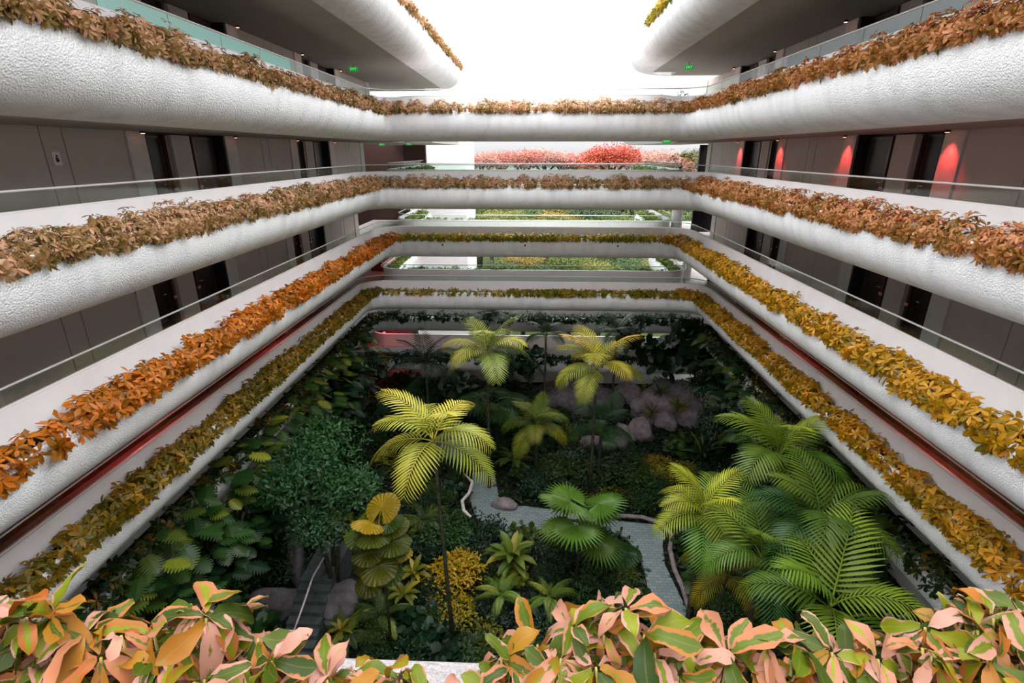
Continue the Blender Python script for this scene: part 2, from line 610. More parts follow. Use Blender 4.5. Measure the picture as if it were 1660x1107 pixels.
def sweep(mb, path, prof, side, mis=None, smooth=None, cap=True):
    """prof (t, z) swept along a 2-D path; t is measured to the given side (+1 = left of travel)."""
    n = len(path)
    rings = []
    for i, p in enumerate(path):
        if i == 0: d0 = d1 = (path[1] - p).normalized()
        elif i == n - 1: d0 = d1 = (p - path[i - 1]).normalized()
        else:
            d0 = (p - path[i - 1]).normalized(); d1 = (path[i + 1] - p).normalized()
        n0 = Vector((-d0.y, d0.x)) * side; n1 = Vector((-d1.y, d1.x)) * side
        m = (n0 + n1)
        m = m / max(m.dot(n0), 1e-6)
        rings.append([(p.x + m.x * t, p.y + m.y * t, z) for t, z in prof])
    k = len(prof)
    base = len(mb.v)
    mb.v += [v for r in rings for v in r]
    for i in range(n - 1):
        for j in range(k - 1):
            a = base + i * k + j
            f = (a, a + 1, a + k + 1, a + k)
            mb.f.append(f if side > 0 else f[::-1])
            mb.mi.append(mis[j] if mis else 0)
            mb.sm.append(bool(smooth[j]) if smooth else False)
    if cap:
        for i in (0, n - 1):
            mb.f.append(tuple(base + i * k + j for j in range(k)))
            mb.mi.append(0); mb.sm.append(False)


def band_profile(F, u=.68):
    pr, mis, sm = [], [], []
    pts = [(1.02, F - .10, 0, 0), (1.02, F - .735, 1, 0)]
    # rounded outer face from soffit to lip
    cx, cz = (1.0, F - .735)
    bul = [(1.0, -.735), (.80, -.73), (.62, -.715), (.45, -.68), (.30, -.62), (.16, -.53), (.05, -.42), (-.04, -.29), (-.10, -.14), (-.135, .02), (-.14, .16), (-.12, .28), (-.07, .38), (-.02, .44)]
    for t, z in bul:
        pts.append((t, F + z, 0, 1))
    pts += [(0.0, F + .45, 0, 0), (0.09, F + .45, 0, 0), (0.09, F + .36, 2, 0), (u - .02, F + .36, 3, 0), (u, F + .94, 3, 0), (u + .14, F + .94, 3, 0), (u + .14, F - .10, 3, 0), (1.02, F - .10, 0, 0)]
    prof = [(a, b) for a, b, _, _ in pts]
    mis = [p[2] for p in pts[1:]]
    # segment j goes from pts[j] to pts[j+1]
    mis, sm = [], []
    for j in range(len(pts) - 1):
        t0, z0 = prof[j]; t1, z1 = prof[j + 1]
        if z0 == z1 == F + .36: mis.append(2)
        elif t0 >= u - .03 and t1 >= u - .03 and max(z0, z1) > F + .37: mis.append(1)
        else: mis.append(0)
        sm.append(1 <= j < 16)
    return prof, mis, sm


BAND_M = [M['stucco'], M['stucco_lip'], M['soil']]
paths = {}


def rail(path, F, label, t=.75, side=1, teal=lambda y, x: None, t_off=0):
    """Glass balustrade on the planter wall: panels, posts' clamps and a handrail."""
    root = thing('glass_balustrade', (0, 0, 0), label, 'railing', None)
    P2 = []
    for i, p in enumerate(path):
        if i == 0: d0 = d1 = (path[1] - p).normalized()
        elif i == len(path) - 1: d0 = d1 = (p - path[i - 1]).normalized()
        else: d0 = (p - path[i - 1]).normalized(); d1 = (path[i + 1] - p).normalized()
        n0 = Vector((-d0.y, d0.x)) * side; n1 = Vector((-d1.y, d1.x)) * side
        m = n0 + n1
        m = m / max(m.dot(n0), 1e-6)
        P2.append(p + m * t)
    L = [0]
    for i in range(1, len(P2)):
        L.append(L[-1] + (P2[i] - P2[i - 1]).length)

    def at(s):
        for i in range(1, len(P2)):
            if s <= L[i] or i == len(P2) - 1:
                return P2[i - 1].lerp(P2[i], min(1, max(0, (s - L[i - 1]) / max(L[i] - L[i - 1], 1e-6))))
    n = max(1, int(round(L[-1] / 1.75)))
    step = L[-1] / n
    z0, z1 = F + .90, F + 1.235
    for k in range(n):
        s0, s1 = k * step + .008, (k + 1) * step - .008
        cuts = [s0] + [l for l in L if s0 < l < s1] + [s1]
        mb = MB()
        for a, b in zip(cuts[:-1], cuts[1:]):
            pa, pb = at(a), at(b)
            nn = Vector((-(pb - pa).y, (pb - pa).x)).normalized() * .006
            vs = []
            for q, z in ((pa, z0), (pb, z0), (pb, z1), (pa, z1)):
                vs.append((q.x - nn.x, q.y - nn.y, z))
            for q, z in ((pa, z0), (pb, z0), (pb, z1), (pa, z1)):
                vs.append((q.x + nn.x, q.y + nn.y, z))
            mb.add(vs, [(3, 2, 1, 0), (4, 5, 6, 7), (0, 1, 5, 4), (1, 2, 6, 5), (2, 3, 7, 6), (3, 0, 4, 7)])
        pm = at((s0 + s1) / 2)
        tk = teal(pm.y, pm.x)
        o = mb.build('glass_panel', M[tk or 'glass'], root)
        if tk:
            o['label'] = 'teal-tinted glass panel with painted-in reflection'
    mb = MB()
    pts = [(q.x, q.y, F + 1.25) for q in P2]
    mb.tube(pts, .022, 6)
    mb.build('handrail', M['metal'], root)
    mb = MB()
    for q0, q1 in zip(P2[:-1], P2[1:]):
        if (q1 - q0).length < 1e-4:
            continue
        nn = Vector((-(q1 - q0).y, (q1 - q0).x)).normalized() * .018
        vs = [(q0.x - nn.x, q0.y - nn.y, F + .93), (q1.x - nn.x, q1.y - nn.y, F + .93), (q1.x + nn.x, q1.y + nn.y, F + .93), (q0.x + nn.x, q0.y + nn.y, F + .93)]
        vs += [(x, y, F + .965) for x, y, _ in vs]
        mb.add(vs, [(3, 2, 1, 0), (4, 5, 6, 7), (0, 1, 5, 4), (1, 2, 6, 5), (2, 3, 7, 6), (3, 0, 4, 7)])
    mb.build('base_channel', M['metal'], root)
    return root


YN = -3.0       # near end of the side balconies
YFAR = {4: 40, 3: 40, 2: 40, 1: 40, 0: 40, -1: 40}
for lv, q in LV.items():
    F, X, W = q['F'], q['X'], q['W']
    prof, mis, sm = band_profile(F, q.get('u', .68))
    side_txt = WORDS[lv]
    if lv == 5:
        for sg, yend, nm in ((-1, 35.5, 'left'), (1, 29.3, 'right')):
            path = arc_path([(sg * X, YN), (sg * X, yend), (sg * (W + 2.2), yend)], 2.2)
            mb = MB()
            sweep(mb, path, prof, 1 if sg < 0 else -1, mis, sm)
            o = mb.build('balcony_parapet', BAND_M)
            structure(o, 'rounded white stucco balcony edge at the top %s, ending in a curve' % nm)
            mb = MB()
            mb.box((sg * (X + .95), YN, F - .02), (sg * (W + 2.2), yend - 2.1, F - .732))
            mb.box((sg * (X + 2.15), YN, F - .02), (sg * (W + 2.2), yend - .95, F - .730))
            structure(mb.build('floor_slab', [M['ceiling']]), 'grey underside of the topmost %s balcony' % nm)
            paths[(5, nm)] = path
            rail(path, F, 'glass railing on the topmost %s balcony' % nm, side=1 if sg < 0 else -1)
        continue
    Yb = q['Y']
    inner = arc_path([(-X, YN), (-X, Yb), (X, Yb), (X, YN)], q['r'])
    mb = MB()
    sweep(mb, inner, prof, 1, mis, sm)
    structure(mb.build('balcony_parapet', BAND_M), 'rounded white stucco planter band running round the atrium at %s' % side_txt)
    Yo = Yb + 4.3
    outer = arc_path([(X, YFAR[lv]), (X, Yo), (-X, Yo), (-X, YFAR[lv])], .8)
    mb = MB()
    sweep(mb, outer, prof, 1, mis, sm)
    structure(mb.build('balcony_parapet', BAND_M), 'far outer parapet behind the bridge at %s' % side_txt)
    if lv >= 0:
        rail(inner, F, 'glass railing round the atrium at %s' % side_txt, t=q.get('u', .68) + .07, teal=(lambda y, x: (None if not 8.6 < y < 16.4 else ('glass_teal' if x < 0 else 'glass_dteal'))) if lv == 4 else (lambda y, x: None))
    if lv >= 1:
        rail(outer, F, 'glass railing on the far side of the bridge at %s' % side_txt)
    below = LV.get(lv - 1, q)['W'] + .7
    Wx = max(W, below)
    for sg, nm in ((-1, 'left'), (1, 'right')):
        mb = MB()
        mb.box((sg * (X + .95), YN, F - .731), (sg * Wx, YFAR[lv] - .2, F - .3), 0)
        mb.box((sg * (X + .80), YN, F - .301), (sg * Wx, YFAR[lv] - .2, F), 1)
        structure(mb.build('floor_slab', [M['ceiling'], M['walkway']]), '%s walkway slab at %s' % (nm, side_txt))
    mb = MB()
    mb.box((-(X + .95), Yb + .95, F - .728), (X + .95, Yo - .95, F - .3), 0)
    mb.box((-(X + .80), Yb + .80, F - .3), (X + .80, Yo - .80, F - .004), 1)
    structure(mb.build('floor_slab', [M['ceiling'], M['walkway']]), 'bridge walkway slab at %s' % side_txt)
    paths[lv] = (inner, outer)

# corridor walls: panels, pilasters, paired doors in dark recesses
PER = 8.72
wall_n = {'left': 0, 'right': 0}
door_n = 0
for lv in (5, 4, 3, 2, 1, 0, -1):
    F, W = LV[lv]['F'], LV[lv]['W']
    H = F + 2.275
    for sg, nm in ((-1, 'left'), (1, 'right')):
        yend = 31.0 if lv != 5 else (33 if sg < 0 else 28)
        mp, mpil, mdk = MB(), MB(), MB()
        root = thing('wall_%s' % nm, (0, 0, 0), 'taupe panelled %s corridor wall of %s' % (nm, WORDS[lv]), 'wall', kind='structure')
        for k in range(-2, 3):
            y0 = 13.34 + k * PER
            segs = [('pil', -.61, 0), ('rec', 0, 3.54), ('pil', 3.54, 4.14), ('pan', 4.16, 5.84), ('pan', 5.87, 6.36), ('pan', 6.39, 8.08)]
            for kd, a, b in segs:
                ya, yb = y0 + a, y0 + b
                if yb < YN or ya > yend:
                    continue
                ya, yb = max(ya, YN), min(yb, yend)
                if kd == 'pil':
                    mpil.box((sg * (W - .04), ya, F), (sg * (W + .6), yb, H))
                elif kd == 'pan':
                    mp.box((sg * W, ya, F), (sg * (W + .5), yb, H))
                else:
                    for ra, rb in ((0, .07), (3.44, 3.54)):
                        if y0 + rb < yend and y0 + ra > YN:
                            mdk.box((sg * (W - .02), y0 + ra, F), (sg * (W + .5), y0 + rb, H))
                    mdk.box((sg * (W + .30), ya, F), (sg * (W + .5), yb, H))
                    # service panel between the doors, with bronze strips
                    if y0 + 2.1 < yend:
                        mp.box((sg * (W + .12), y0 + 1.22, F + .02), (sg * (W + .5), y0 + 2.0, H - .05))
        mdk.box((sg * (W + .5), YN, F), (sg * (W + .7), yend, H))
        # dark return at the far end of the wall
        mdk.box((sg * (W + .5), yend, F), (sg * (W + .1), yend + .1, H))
        mp.build('wall_panels', M['panel'], root)
        mpil.build('pilasters', M['pilaster'], root)
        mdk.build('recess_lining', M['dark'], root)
        if lv >= 1 or lv == 5:
            for k in range(-1, 3):
                y0 = 13.34 + k * PER
                for (a, b, pl) in ((.12, .86, 1.0), (2.28, 3.16, 2.14)):
                    if y0 + b > yend - .1:
                        continue
                    door_n += 1
                    d = thing('door_%d' % door_n, (sg * (W + .24), y0 + (a + b) / 2, F), None, None, kind='structure')
                    w = (b - a) / 2
                    m_ = MB(); m_.box((0, -w, 0.01), (sg * .05, w, 2.15))
                    leaf_o = m_.build('door_leaf', M['door'], d)
                    m_ = MB()
                    m_.box((-sg * .03, -w - .05, 0.01), (sg * .09, -w, 2.2)); m_.box((-sg * .03, w, 0.01), (sg * .09, w + .05, 2.2)); m_.box((-sg * .03, -w - .05, 2.15), (sg * .09, w + .05, 2.2))
                    m_.build('door_frame', M['bronze'], d)
                    hy = w - .1 if a < 1 else -w + .1
                    m_ = MB(); m_.tube([(0, hy, 1.0), (-sg * .06, hy, 1.0)], .012, 6); m_.tube([(-sg * .06, hy, 1.0), (-sg * .06, hy - math.copysign(.12, hy), 1.0)], .011, 6)
                    m_.build('door_handle', M['metal'], leaf_o)
                    y_ = y0 + pl - (y0 + (a + b) / 2)
                    m_ = MB(); m_.box((-sg * .13, y_ - .045, 0.01), (sg * .08, y_ + .045, 2.2))
                    jamb_o = m_.build('side_jamb', M['bronze'], d)
                    m_ = MB(); m_.box((-sg * .13, y_ - .07, .82), (-sg * .145, y_ + .07, .90))
                    m_.build('number_plate', M['plate'], jamb_o)

# small framed sign on a wall panel, left, camera level
sg_ = thing('wall_sign', (-9.49, 10.7, -.12), 'small pale framed symbol plate on the left wall panel at camera height', 'sign')
m_ = MB(); m_.box((0, -.09, -.13), (.012, .09, .13)); m_.build('plate', M['stucco_lip'], sg_)
m_ = MB(); m_.box((.012, -.035, -.07), (.018, .02, .02)); m_.box((.012, -.02, .03), (.018, .02, .065)); m_.box((.012, .01, -.05), (.018, .045, -.02)); m_.build('pictogram', M['fixture'], sg_)

# lift lobby recess behind the bridges, far left, and end wall right
mb = MB()
mb.box((-13.9, 40.3, GZ), (-9.3, 40.5, 3.4)); mb.box((-9.2, 39.0, -1.8), (-7.6, 39.3, .465))
structure(mb.build('wall_lobby', M['bronze']), 'dark lift lobby wall beyond the left corridor')
mb = MB()
mb.box((-14.2, YN, GZ), (-13.9, 40.5, 3.4)); mb.build('wall_outer_left', M['dark'])['kind'] = 'structure'
mb = MB()
mb.box((14.2, YN, GZ), (13.9, 33.0, 3.4)); mb.build('wall_outer_right', M['dark'])['kind'] = 'structure'
mb = MB()
mb.box((11.1, 32.9, -4.6), (9.7, 33.1, .4)); mb.box((14, 32.9, -13.0), (11.1, 33.1, .4)); mb.build('wall_end_right', M['dark'])['kind'] = 'structure'
mb = MB()
mb.box((-14, -3.2, GZ), (14, -3.0, -2.55)); structure(mb.build('wall_near', M['tower']), 'white wall beneath the camera side of the atrium')

# smooth white tower beyond the bridges, rounded towards the atrium
mb = MB()
pts = []
for k in range(13):
    a = math.pi * .5 * k / 12
    pts.append((-8.6 - 1.6 * math.sin(a) * 1.0, 43.2 + 1.6 * (1 - math.cos(a))))
plan = [(-5.35, 50), (-5.35, 43.2)] + pts + [(-10.2, 50)]
n_ = len(plan)
mb.add([(x, y, GZ) for x, y in plan] + [(x, y, 30) for x, y in plan], [(i, (i + 1) % n_, n_ + (i + 1) % n_, n_ + i) for i in range(n_)] + [tuple(range(n_, 2 * n_))])
structure(mb.build('tower_wall', M['tower']), 'tall smooth white tower wall rising behind the bridges on the left')

mb = MB(); mb.box((-7.1, 29.0, .467), (-5.3, 39.3, .9)); structure(mb.build('floor_slab', M['ceiling']), 'slab over the dark lift lobby behind the highest bridge, left')

# pale round column on the right behind the third bridge
mb = MB(); mb.tube([(8.95, 33.6, -4.8), (8.95, 33.6, -2.55)], .33, 20)
structure(mb.build('column', M['tower']), 'pale round column at the right end of the bridge below camera height')
mb = MB(); mb.tube([(10.0, 33.9, -7.8), (10.0, 33.9, -5.55)], .3, 20)
structure(mb.build('column', M['tower']), 'pale round column at the right end of the lowest bright bridge')

# corridor-end panels behind the left bridges, red lamp glow painted into their colour
for (x0, x1, y, F, w) in ((-11.2, -9.9, 35.6, -7.8, 'lowest bright white level'), (-12.6, -9.6, 38.9, -13.8, 'lowest level'), (-13.3, -11.7, 37.5, -16.9, 'garden level')):
    mb = MB(); mb.box((x0, y, F), (x1, y + .08, F + 2.2))
    structure(mb.build('wall_painted_glow', M['red_glow_paint']), 'corridor end on the left, red glow painted on, at the %s' % w)
# strips on the corridor walls of the lowest bright level, red glow painted in
for sg, nm in ((-1, 'left'), (1, 'right')):
    mb = MB(); mb.box((sg * 11.28, 3, -7.79), (sg * 11.12, 28, -6.9))
    structure(mb.build('painted_glow_strip_%d' % (1 if sg < 0 else 2), M['red_glow_paint']), 'painted red glow strip on the %s corridor wall of the lowest bright white level' % nm)

# drain spouts in the face of the third-level bridge
for k, x in enumerate((728, 852, 990)):
    p = P(x, 394, z=-5.0)
    mb = MB(); mb.tube([(p.x, 28.42, -4.72), (p.x, 28.30, -4.73)], .045, 10)
    structure(mb.build('drain_spout', M['fixture']))

# ------------------------------------------------------------------ camera-side planter
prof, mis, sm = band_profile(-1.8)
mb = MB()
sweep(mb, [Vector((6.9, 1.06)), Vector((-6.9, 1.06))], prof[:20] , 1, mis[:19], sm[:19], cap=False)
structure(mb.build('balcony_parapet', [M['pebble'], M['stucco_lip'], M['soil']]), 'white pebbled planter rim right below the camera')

# ------------------------------------------------------------------ ground
mb = MB(); mb.box((-14, -3, GZ - .3), (14, 38, GZ))
structure(mb.build('garden_soil', M['soil']), 'dark soil of the sunken garden')
mb = MB(); mb.box((-200, 38, GZ - .3), (200, 320, GZ - .01)); mb.build('park_ground', M['grass'])['kind'] = 'structure'
mb = MB(); mb.box((-13.9, 37.7, GZ), (13.9, 38.0, -14.6)); structure(mb.build('wall_back', M['tower']), 'white wall at the back of the garden')


def flat_poly(pxs, z, name, mat, thick=.1):
    pts = [P(u, v, z=z) for u, v in pxs]
    n = len(pts)
    me = MB()
    me.add([(p.x, p.y, z - thick) for p in pts] + [(p.x, p.y, z) for p in pts], [tuple(range(n, 2 * n)), tuple(range(n))[::-1]] + [(i, (i + 1) % n, n + (i + 1) % n, n + i) for i in range(n)])
    return me.build(name, mat)


PZ = GZ + .12
path_px = [(768, 766), (800, 762), (806, 790), (812, 822), (850, 820), (900, 826), (960, 838), (1010, 845), (1062, 850), (1080, 868), (1074, 884), (1078, 915), (1095, 950), (1112, 985), (1125, 1060), (1060, 1060), (1056, 985), (1046, 930), (1034, 895), (1016, 872), (985, 858), (930, 862), (862, 862), (800, 860), (775, 846), (762, 812)]


def path_mat():
    m, n, out = new_mat('pale_flagstone_path')
    b = bsdf(n, .75, .2)
    t = n.nodes.new('ShaderNodeTexCoord')
    br = n.nodes.new('ShaderNodeTexBrick')
    br.inputs['Scale'].default_value = 1.6
    br.inputs['Color1'].default_value = (.15, .20, .20, 1)
    br.inputs['Color2'].default_value = (.21, .26, .25, 1)
    br.inputs['Mortar'].default_value = (.08, .11, .11, 1)
    br.inputs['Mortar Size'].default_value = .015
    n.links.new(t.outputs['Object'], br.inputs['Vector'])
    n.links.new(br.outputs['Color'], b.inputs['Base Color'])
    n.links.new(b.outputs[0], out.inputs[0])
    return m


structure(flat_poly(path_px, PZ, 'garden_path', path_mat()), 'pale flagstone garden path winding between the planting beds')
# stone kerb along the path's inner bend
kerb = [(1000, 836), (1040, 838), (1072, 848), (1090, 868), (1086, 890), (1094, 925), (1108, 955), (1118, 990)]
mb = MB(); mb.tube([tuple(P(u, v, z=GZ + .2)) for u, v in kerb], .11, 8)
structure(mb.build('path_kerb', M['rock']), 'rough stone kerb on the outer side of the path bend')
structure(flat_poly([(1000, 718), (1050, 706), (1075, 716), (1060, 732), (1015, 745), (985, 735)], GZ + .05, 'pond', M['water'], .04), 'dark pond below the boulders')

# stairs bottom left
st = thing('garden_stairs', (0, 0, 0), 'dark mossy stone stair flight at the lower left of the garden', 'stairs', kind='structure')
pa = P(500, 960, z=GZ)
sx0, sx1 = P(488, 985, z=GZ + .5).x - .15, P(535, 985, z=GZ + .5).x
y_top = P(510, 955, z=GZ + .9).y
for k in range(7):
    mb = MB(); mb.box((sx0 - .0, y_top - .36 * (k + 1), GZ), (sx1, y_top - .36 * k - .02, GZ + 1.2 - .16 * k))
    mb.build('step', M['step'], st)
mb = MB(); mb.box((sx0, y_top, GZ), (sx1, y_top + 2.2, GZ + 1.34)); mb.build('landing', M['step'], st)
mb = MB(); mb.tube([tuple(P(474, 1030, z=GZ + 1.5)), tuple(P(490, 985, z=GZ + 2.1)), tuple(P(507, 935, z=GZ + 2.4)), tuple(P(533, 890, z=GZ + 2.4))], .035, 8)
hr = tag(mb.build('handrail', M['wood']), 'thin pale handrail beside the dark stair flight', 'railing')


def boulder(px, z, r, sq=(1, 1, .7), dark=False, label='', seed=0, group=None):
    """Irregular rock: displaced icosphere-like UV mesh."""
    rs = np.random.default_rng(seed + 100)
    nu, nv = 22, 14
    k = rs.normal(size=(7, 3)) * 1.6
    ph = rs.random(7) * 6.28
    V = []
    for j in range(nv + 1):
        for i in range(nu):
            th, fi = math.pi * j / nv, 2 * math.pi * i / nu
            d = np.array([math.sin(th) * math.cos(fi), math.sin(th) * math.sin(fi), math.cos(th)])
            w = 1 + .13 * sum(math.sin(k[q].dot(d) * 1.3 + ph[q]) for q in range(7)) / 1.6
            w += .03 * math.sin(9 * d[0] + ph[0]) * math.cos(8 * d[1] + ph[1])
            V.append((d[0] * w * r * sq[0], d[1] * w * r * sq[1], d[2] * w * r * sq[2]))
    F_ = [(j * nu + i, (j + 1) * nu + i, (j + 1) * nu + (i + 1) % nu, j * nu + (i + 1) % nu) for j in range(nv) for i in range(nu)]
    p = P(px[0], px[1], z=z)
    o = link('boulder', mesh_np('boulder', V, F_, M['rockdark' if dark else 'rock'], smooth=True))
    o.location = (p.x, p.y, z)
    o.rotation_euler = (0, 0, rs.random() * 6.28)
    return tag(o, label, 'boulder', group)


BOULDERS = [((1012, 636), .5, 1.0, (1.1, .9, .75), 'domed grey boulder standing alone behind the rock pile'),
            ((930, 650), .4, 2.0, (1.4, .9, .6), 'broad low grey boulder behind the yellow-green tree fern'),
            ((1090, 650), .8, 1.6, (1.2, 1, .9), 'largest mauve boulder topping the rock pile, below the round green bromeliad'),
            ((1116, 672), .5, 1.1, (1, 1, .8), 'mauve boulder right of the spiky yellow bromeliad'),
            ((1145, 674), .4, .75, (.7, .7, 1), 'small upright mauve boulder farthest right of the rock pile'),
            ((1038, 662), .5, .9, (.9, .9, .8), 'jagged grey boulder at the left shoulder of the rock pile'),
            ((1060, 655), .6, .9, (1, .8, .7), 'grey boulder wedged behind the left bromeliad'),
            ((1078, 682), .4, .9, (1.1, .8, .7), 'pinkish boulder between the two bromeliads'),
            ((1040, 700), .4, .85, (.9, .9, 1), 'smooth pinkish round boulder at the foot of the rock pile'),
            ((1016, 702), .3, .75, (.9, .8, .9), 'grey boulder just left of the smooth pinkish one'),
            ((1002, 700), .3, .45, (.7, .7, 1), 'small pale stone left of the pile, by the pond'),
            ((1008, 718), .3, .55, (.9, .8, .8), 'pale cracked stone at the left edge of the pond'),
            ((1046, 684), .4, .5, (1, .8, .8), 'small mauve stone on top of the smooth pinkish boulder'),
            ((960, 720), .3, .6, (1.3, .8, .8), 'pale stone behind the low dark hedge, left of the pond'),
            ((985, 724), .25, .4, (1, 1, .7), 'small grey stone between pond and low hedge'),
            ((735, 722), .3, 1.2, (1, 1, .8), 'brownish boulder in shade right of the yellow palm'),
            ((822, 818), .25, .55, (1.2, .8, .6), 'flat mauve stone at the path corner'),
            ((905, 815), .25, .4, (1.3, .8, .6), 'small mauve stone on the far side of the path'),
            ((880, 640), .3, .9, (1.2, .8, .6), 'dim grey boulder half hidden at the back of the garden')]
for i, (px, dz, r, sq, lab) in enumerate(BOULDERS):
    boulder(px, GZ + dz, r, sq, i in (1, 15, 18), lab, i)
boulder((552, 975), GZ + .6, .72, (1.25, 1, .8), True, 'large dark mauve boulder beside the stair flight', 31)
boulder((548, 1003), GZ + .3, .5, (1.1, 1, .7), True, 'dark grey boulder below the large one by the stairs', 32)
boulder((645, 905), GZ + .3, .5, (.7, .9, 1.2), True, 'tall grey boulder behind the round-leaved fan palm', 33)
boulder((482, 905), GZ + .5, .7, (.5, 1.6, 1.2), True, 'long grey rock wall left of the handrail, upper part', 34)
boulder((450, 985), GZ + .4, .7, (.5, 2.0, 1.2), True, 'long grey rock wall left of the stairs, lower part', 35)

# driftwood handrail by the path
dw = [(752, 768), (766, 782), (760, 800), (749, 812), (752, 828), (763, 838)]
mb = MB()
dp = [P(u, v, z=GZ + 1.0 + (.15 if i in (1,) else 0)) for i, (u, v) in enumerate(dw)]
mb.tube([tuple(p) for p in dp], [.05, .09, .08, .085, .09, .06], 10)
r_ = thing('driftwood_rail', (0, 0, 0), 'bleached curved driftwood branch rail along the path', 'railing')
mb.build('branch', M['wood'], r_)
for i in (0, 2, 4):
    mb = MB(); mb.tube([tuple(dp[i] + Vector((0, 0, -.02))), (dp[i].x, dp[i].y, GZ)], .05, 8); mb.build('post', M['bark'], r_)


# ------------------------------------------------------------------ planter hedges
def hedge(path, F, s0, s1, side, tpl, mat, label, lsize=.15, nl=6, dens=46, hgt=.30, wid=.42, hang=.30, tc=.22, seed=0, thin=None, sag=.35, rise=.3, kind=None, name='planter_hedge', group=None, zc=.46, tmax=.58):
    """Trailing planting along a planter: clumps of leaf whorls between arc lengths s0 and s1."""
    L = [0]
    for i in range(1, len(path)):
        L.append(L[-1] + (path[i] - path[i - 1]).length)
    L = np.array(L)
    px = np.array([p.x for p in path]); py = np.array([p.y for p in path])
    s1 = min(s1, L[-1])
    cl, s = [], s0
    while s < s1:
        r = rng.uniform(.55, 1.12)
        cl.append((s, r, rng.random()))
        s += rng.uniform(.20, .38)
    C, A, B = [], [], []
    for s, r, cb in cl:
        if thin is not None:
            r *= thin(s)
            if r < .12: continue
        n = max(3, int(dens * .35 * r * r * rng.uniform(.8, 1.2)))
        x = np.interp(s, L, px); y = np.interp(s, L, py)
        e = .05
        dx = np.interp(s + e, L, px) - np.interp(s - e, L, px); dy = np.interp(s + e, L, py) - np.interp(s - e, L, py)
        m = math.hypot(dx, dy) + 1e-9
        tx, ty = dx / m, dy / m
        nx, ny = -ty * side, tx * side
        u = rand_dirs(n * 2)
        u = u[(u[:, 2] > -.75) & ~((u[:, 1] > .6))][:n]
        # local: 0 along path, 1 outward from the atrium, 2 up
        sh = rng.uniform(.35, 1.0, len(u)) ** .7
        a_ = u[:, 0] * .36 * r * sh
        t_ = tc + u[:, 1] * wid * r * sh
        z_ = zc + u[:, 2] * np.where(u[:, 2] > 0, hgt, hang) * r * sh
        # hanging part sits outside the lip
        low = z_ < .46
        t_ = np.where(low & (t_ > -.10), -.13 - rng.random(len(u)) * .12, t_)
        t_ = np.minimum(t_, tmax)
        c = np.stack([x + tx * a_ + nx * t_, y + ty * a_ + ny * t_, F + z_], 1)
        ax = np.stack([tx * u[:, 0] + nx * (u[:, 1] - .25), ty * u[:, 0] + ny * (u[:, 1] - .25), u[:, 2] + .55], 1)
        C.append(c); A.append(ax); B.append(np.full(len(c), cb) * .5 + rng.random(len(c)) * .3 + np.clip(z_ - .3, -.2, .3) * .6)
    C, A, B = np.vstack(C), np.vstack(A), np.clip(np.concatenate(B), 0, 1)
    V, Fq, at = merge([whorls(C, A, nl, lsize, tpl, sag=sag, rise=rise, rbase=B)])
    o = link(name, mesh_np(name, V, Fq, mat, at, smooth=False))
    return tag(o, label, 'hedge', group, kind)


def seglens(path, Yb, X):
    """Arc length at which the left run ends and the right run starts."""
    L = 0
    a = b = None
    for i in range(1, len(path)):
        L += (path[i] - path[i - 1]).length
        if a is None and path[i].y > Yb - .02: a = L
        if path[i].x > X - .9 and b is None and i > 3 and path[i].x > 0: b = L
    return a, b, L


HM = {4: ('schef', 'schef', 'schef_o'), 3: ('schef', 'schef', 'schef_o'), 2: ('orange', 'yellowgreen', 'ochre'), 1: ('olive', 'yellowgreen', 'ochre')}
HT = {4: 'brownish pink trailing hedge in the %s planter of the highest bridged level',
      3: 'bronze and pink trailing hedge in the %s planter at camera height',
      2: 'bright orange-leaved hedge in the %s planter one level below camera height',
      1: 'olive and ochre leaved hedge in the %s planter of the lowest bright white level'}
for lv in (4, 3, 2, 1):
    q = LV[lv]
    path = paths[lv][0]
    a, b, T = seglens(path, q['Y'], q['X'])
    small = lv >= 3
    for (s0, s1, wnm, mk) in ((5.0, a - .2, 'left', HM[lv][0]), (a - .1, b, 'far bridge', HM[lv][1]), (b + .1, T - 5.0, 'right', HM[lv][2])):
        kw = dict(tpl=T_SCHEF, lsize=.115, nl=7, dens=175, hgt=.42, wid=.38, hang=.30) if small else dict(tpl=T_OBOV, lsize=.19, nl=6, dens=72, hgt=.32, wid=.46, hang=.24, tc=.16)
        if lv == 1: kw['tmax'] = .42
        if wnm == 'far bridge':
            if small: kw.update(dens=170, hang=.2)
            if lv == 2: kw.update(hgt=.22, hang=.10)
            if lv == 1: kw.update(hgt=.14, hang=.10, wid=.25, thin=lambda s, a=a: .6 if s - a < 7 else 1.0)
        lab = HT[lv] % wnm
        if lv == 2 and wnm != 'left': lab = lab.replace('bright orange', 'yellow-green' if wnm == 'far bridge' else 'ochre')
        hedge(path, q['F'], s0, s1, 1, mat=M[mk], label=lab, **kw)
# topmost balconies
for sg, nm in ((-1, 'left'), (1, 'right')):
    hedge(paths[(5, nm)], 4.2, 13 if sg < 0 else 10, 39 if sg < 0 else 26, 1 if sg < 0 else -1, T_SCHEF, M['yellowgreen'] if sg > 0 else M['schef'],
          'sparse trailing hedge on the rim of the topmost %s balcony' % nm, lsize=.17, nl=6, dens=40, hgt=.4, wid=.35, hang=.28, tc=.1)
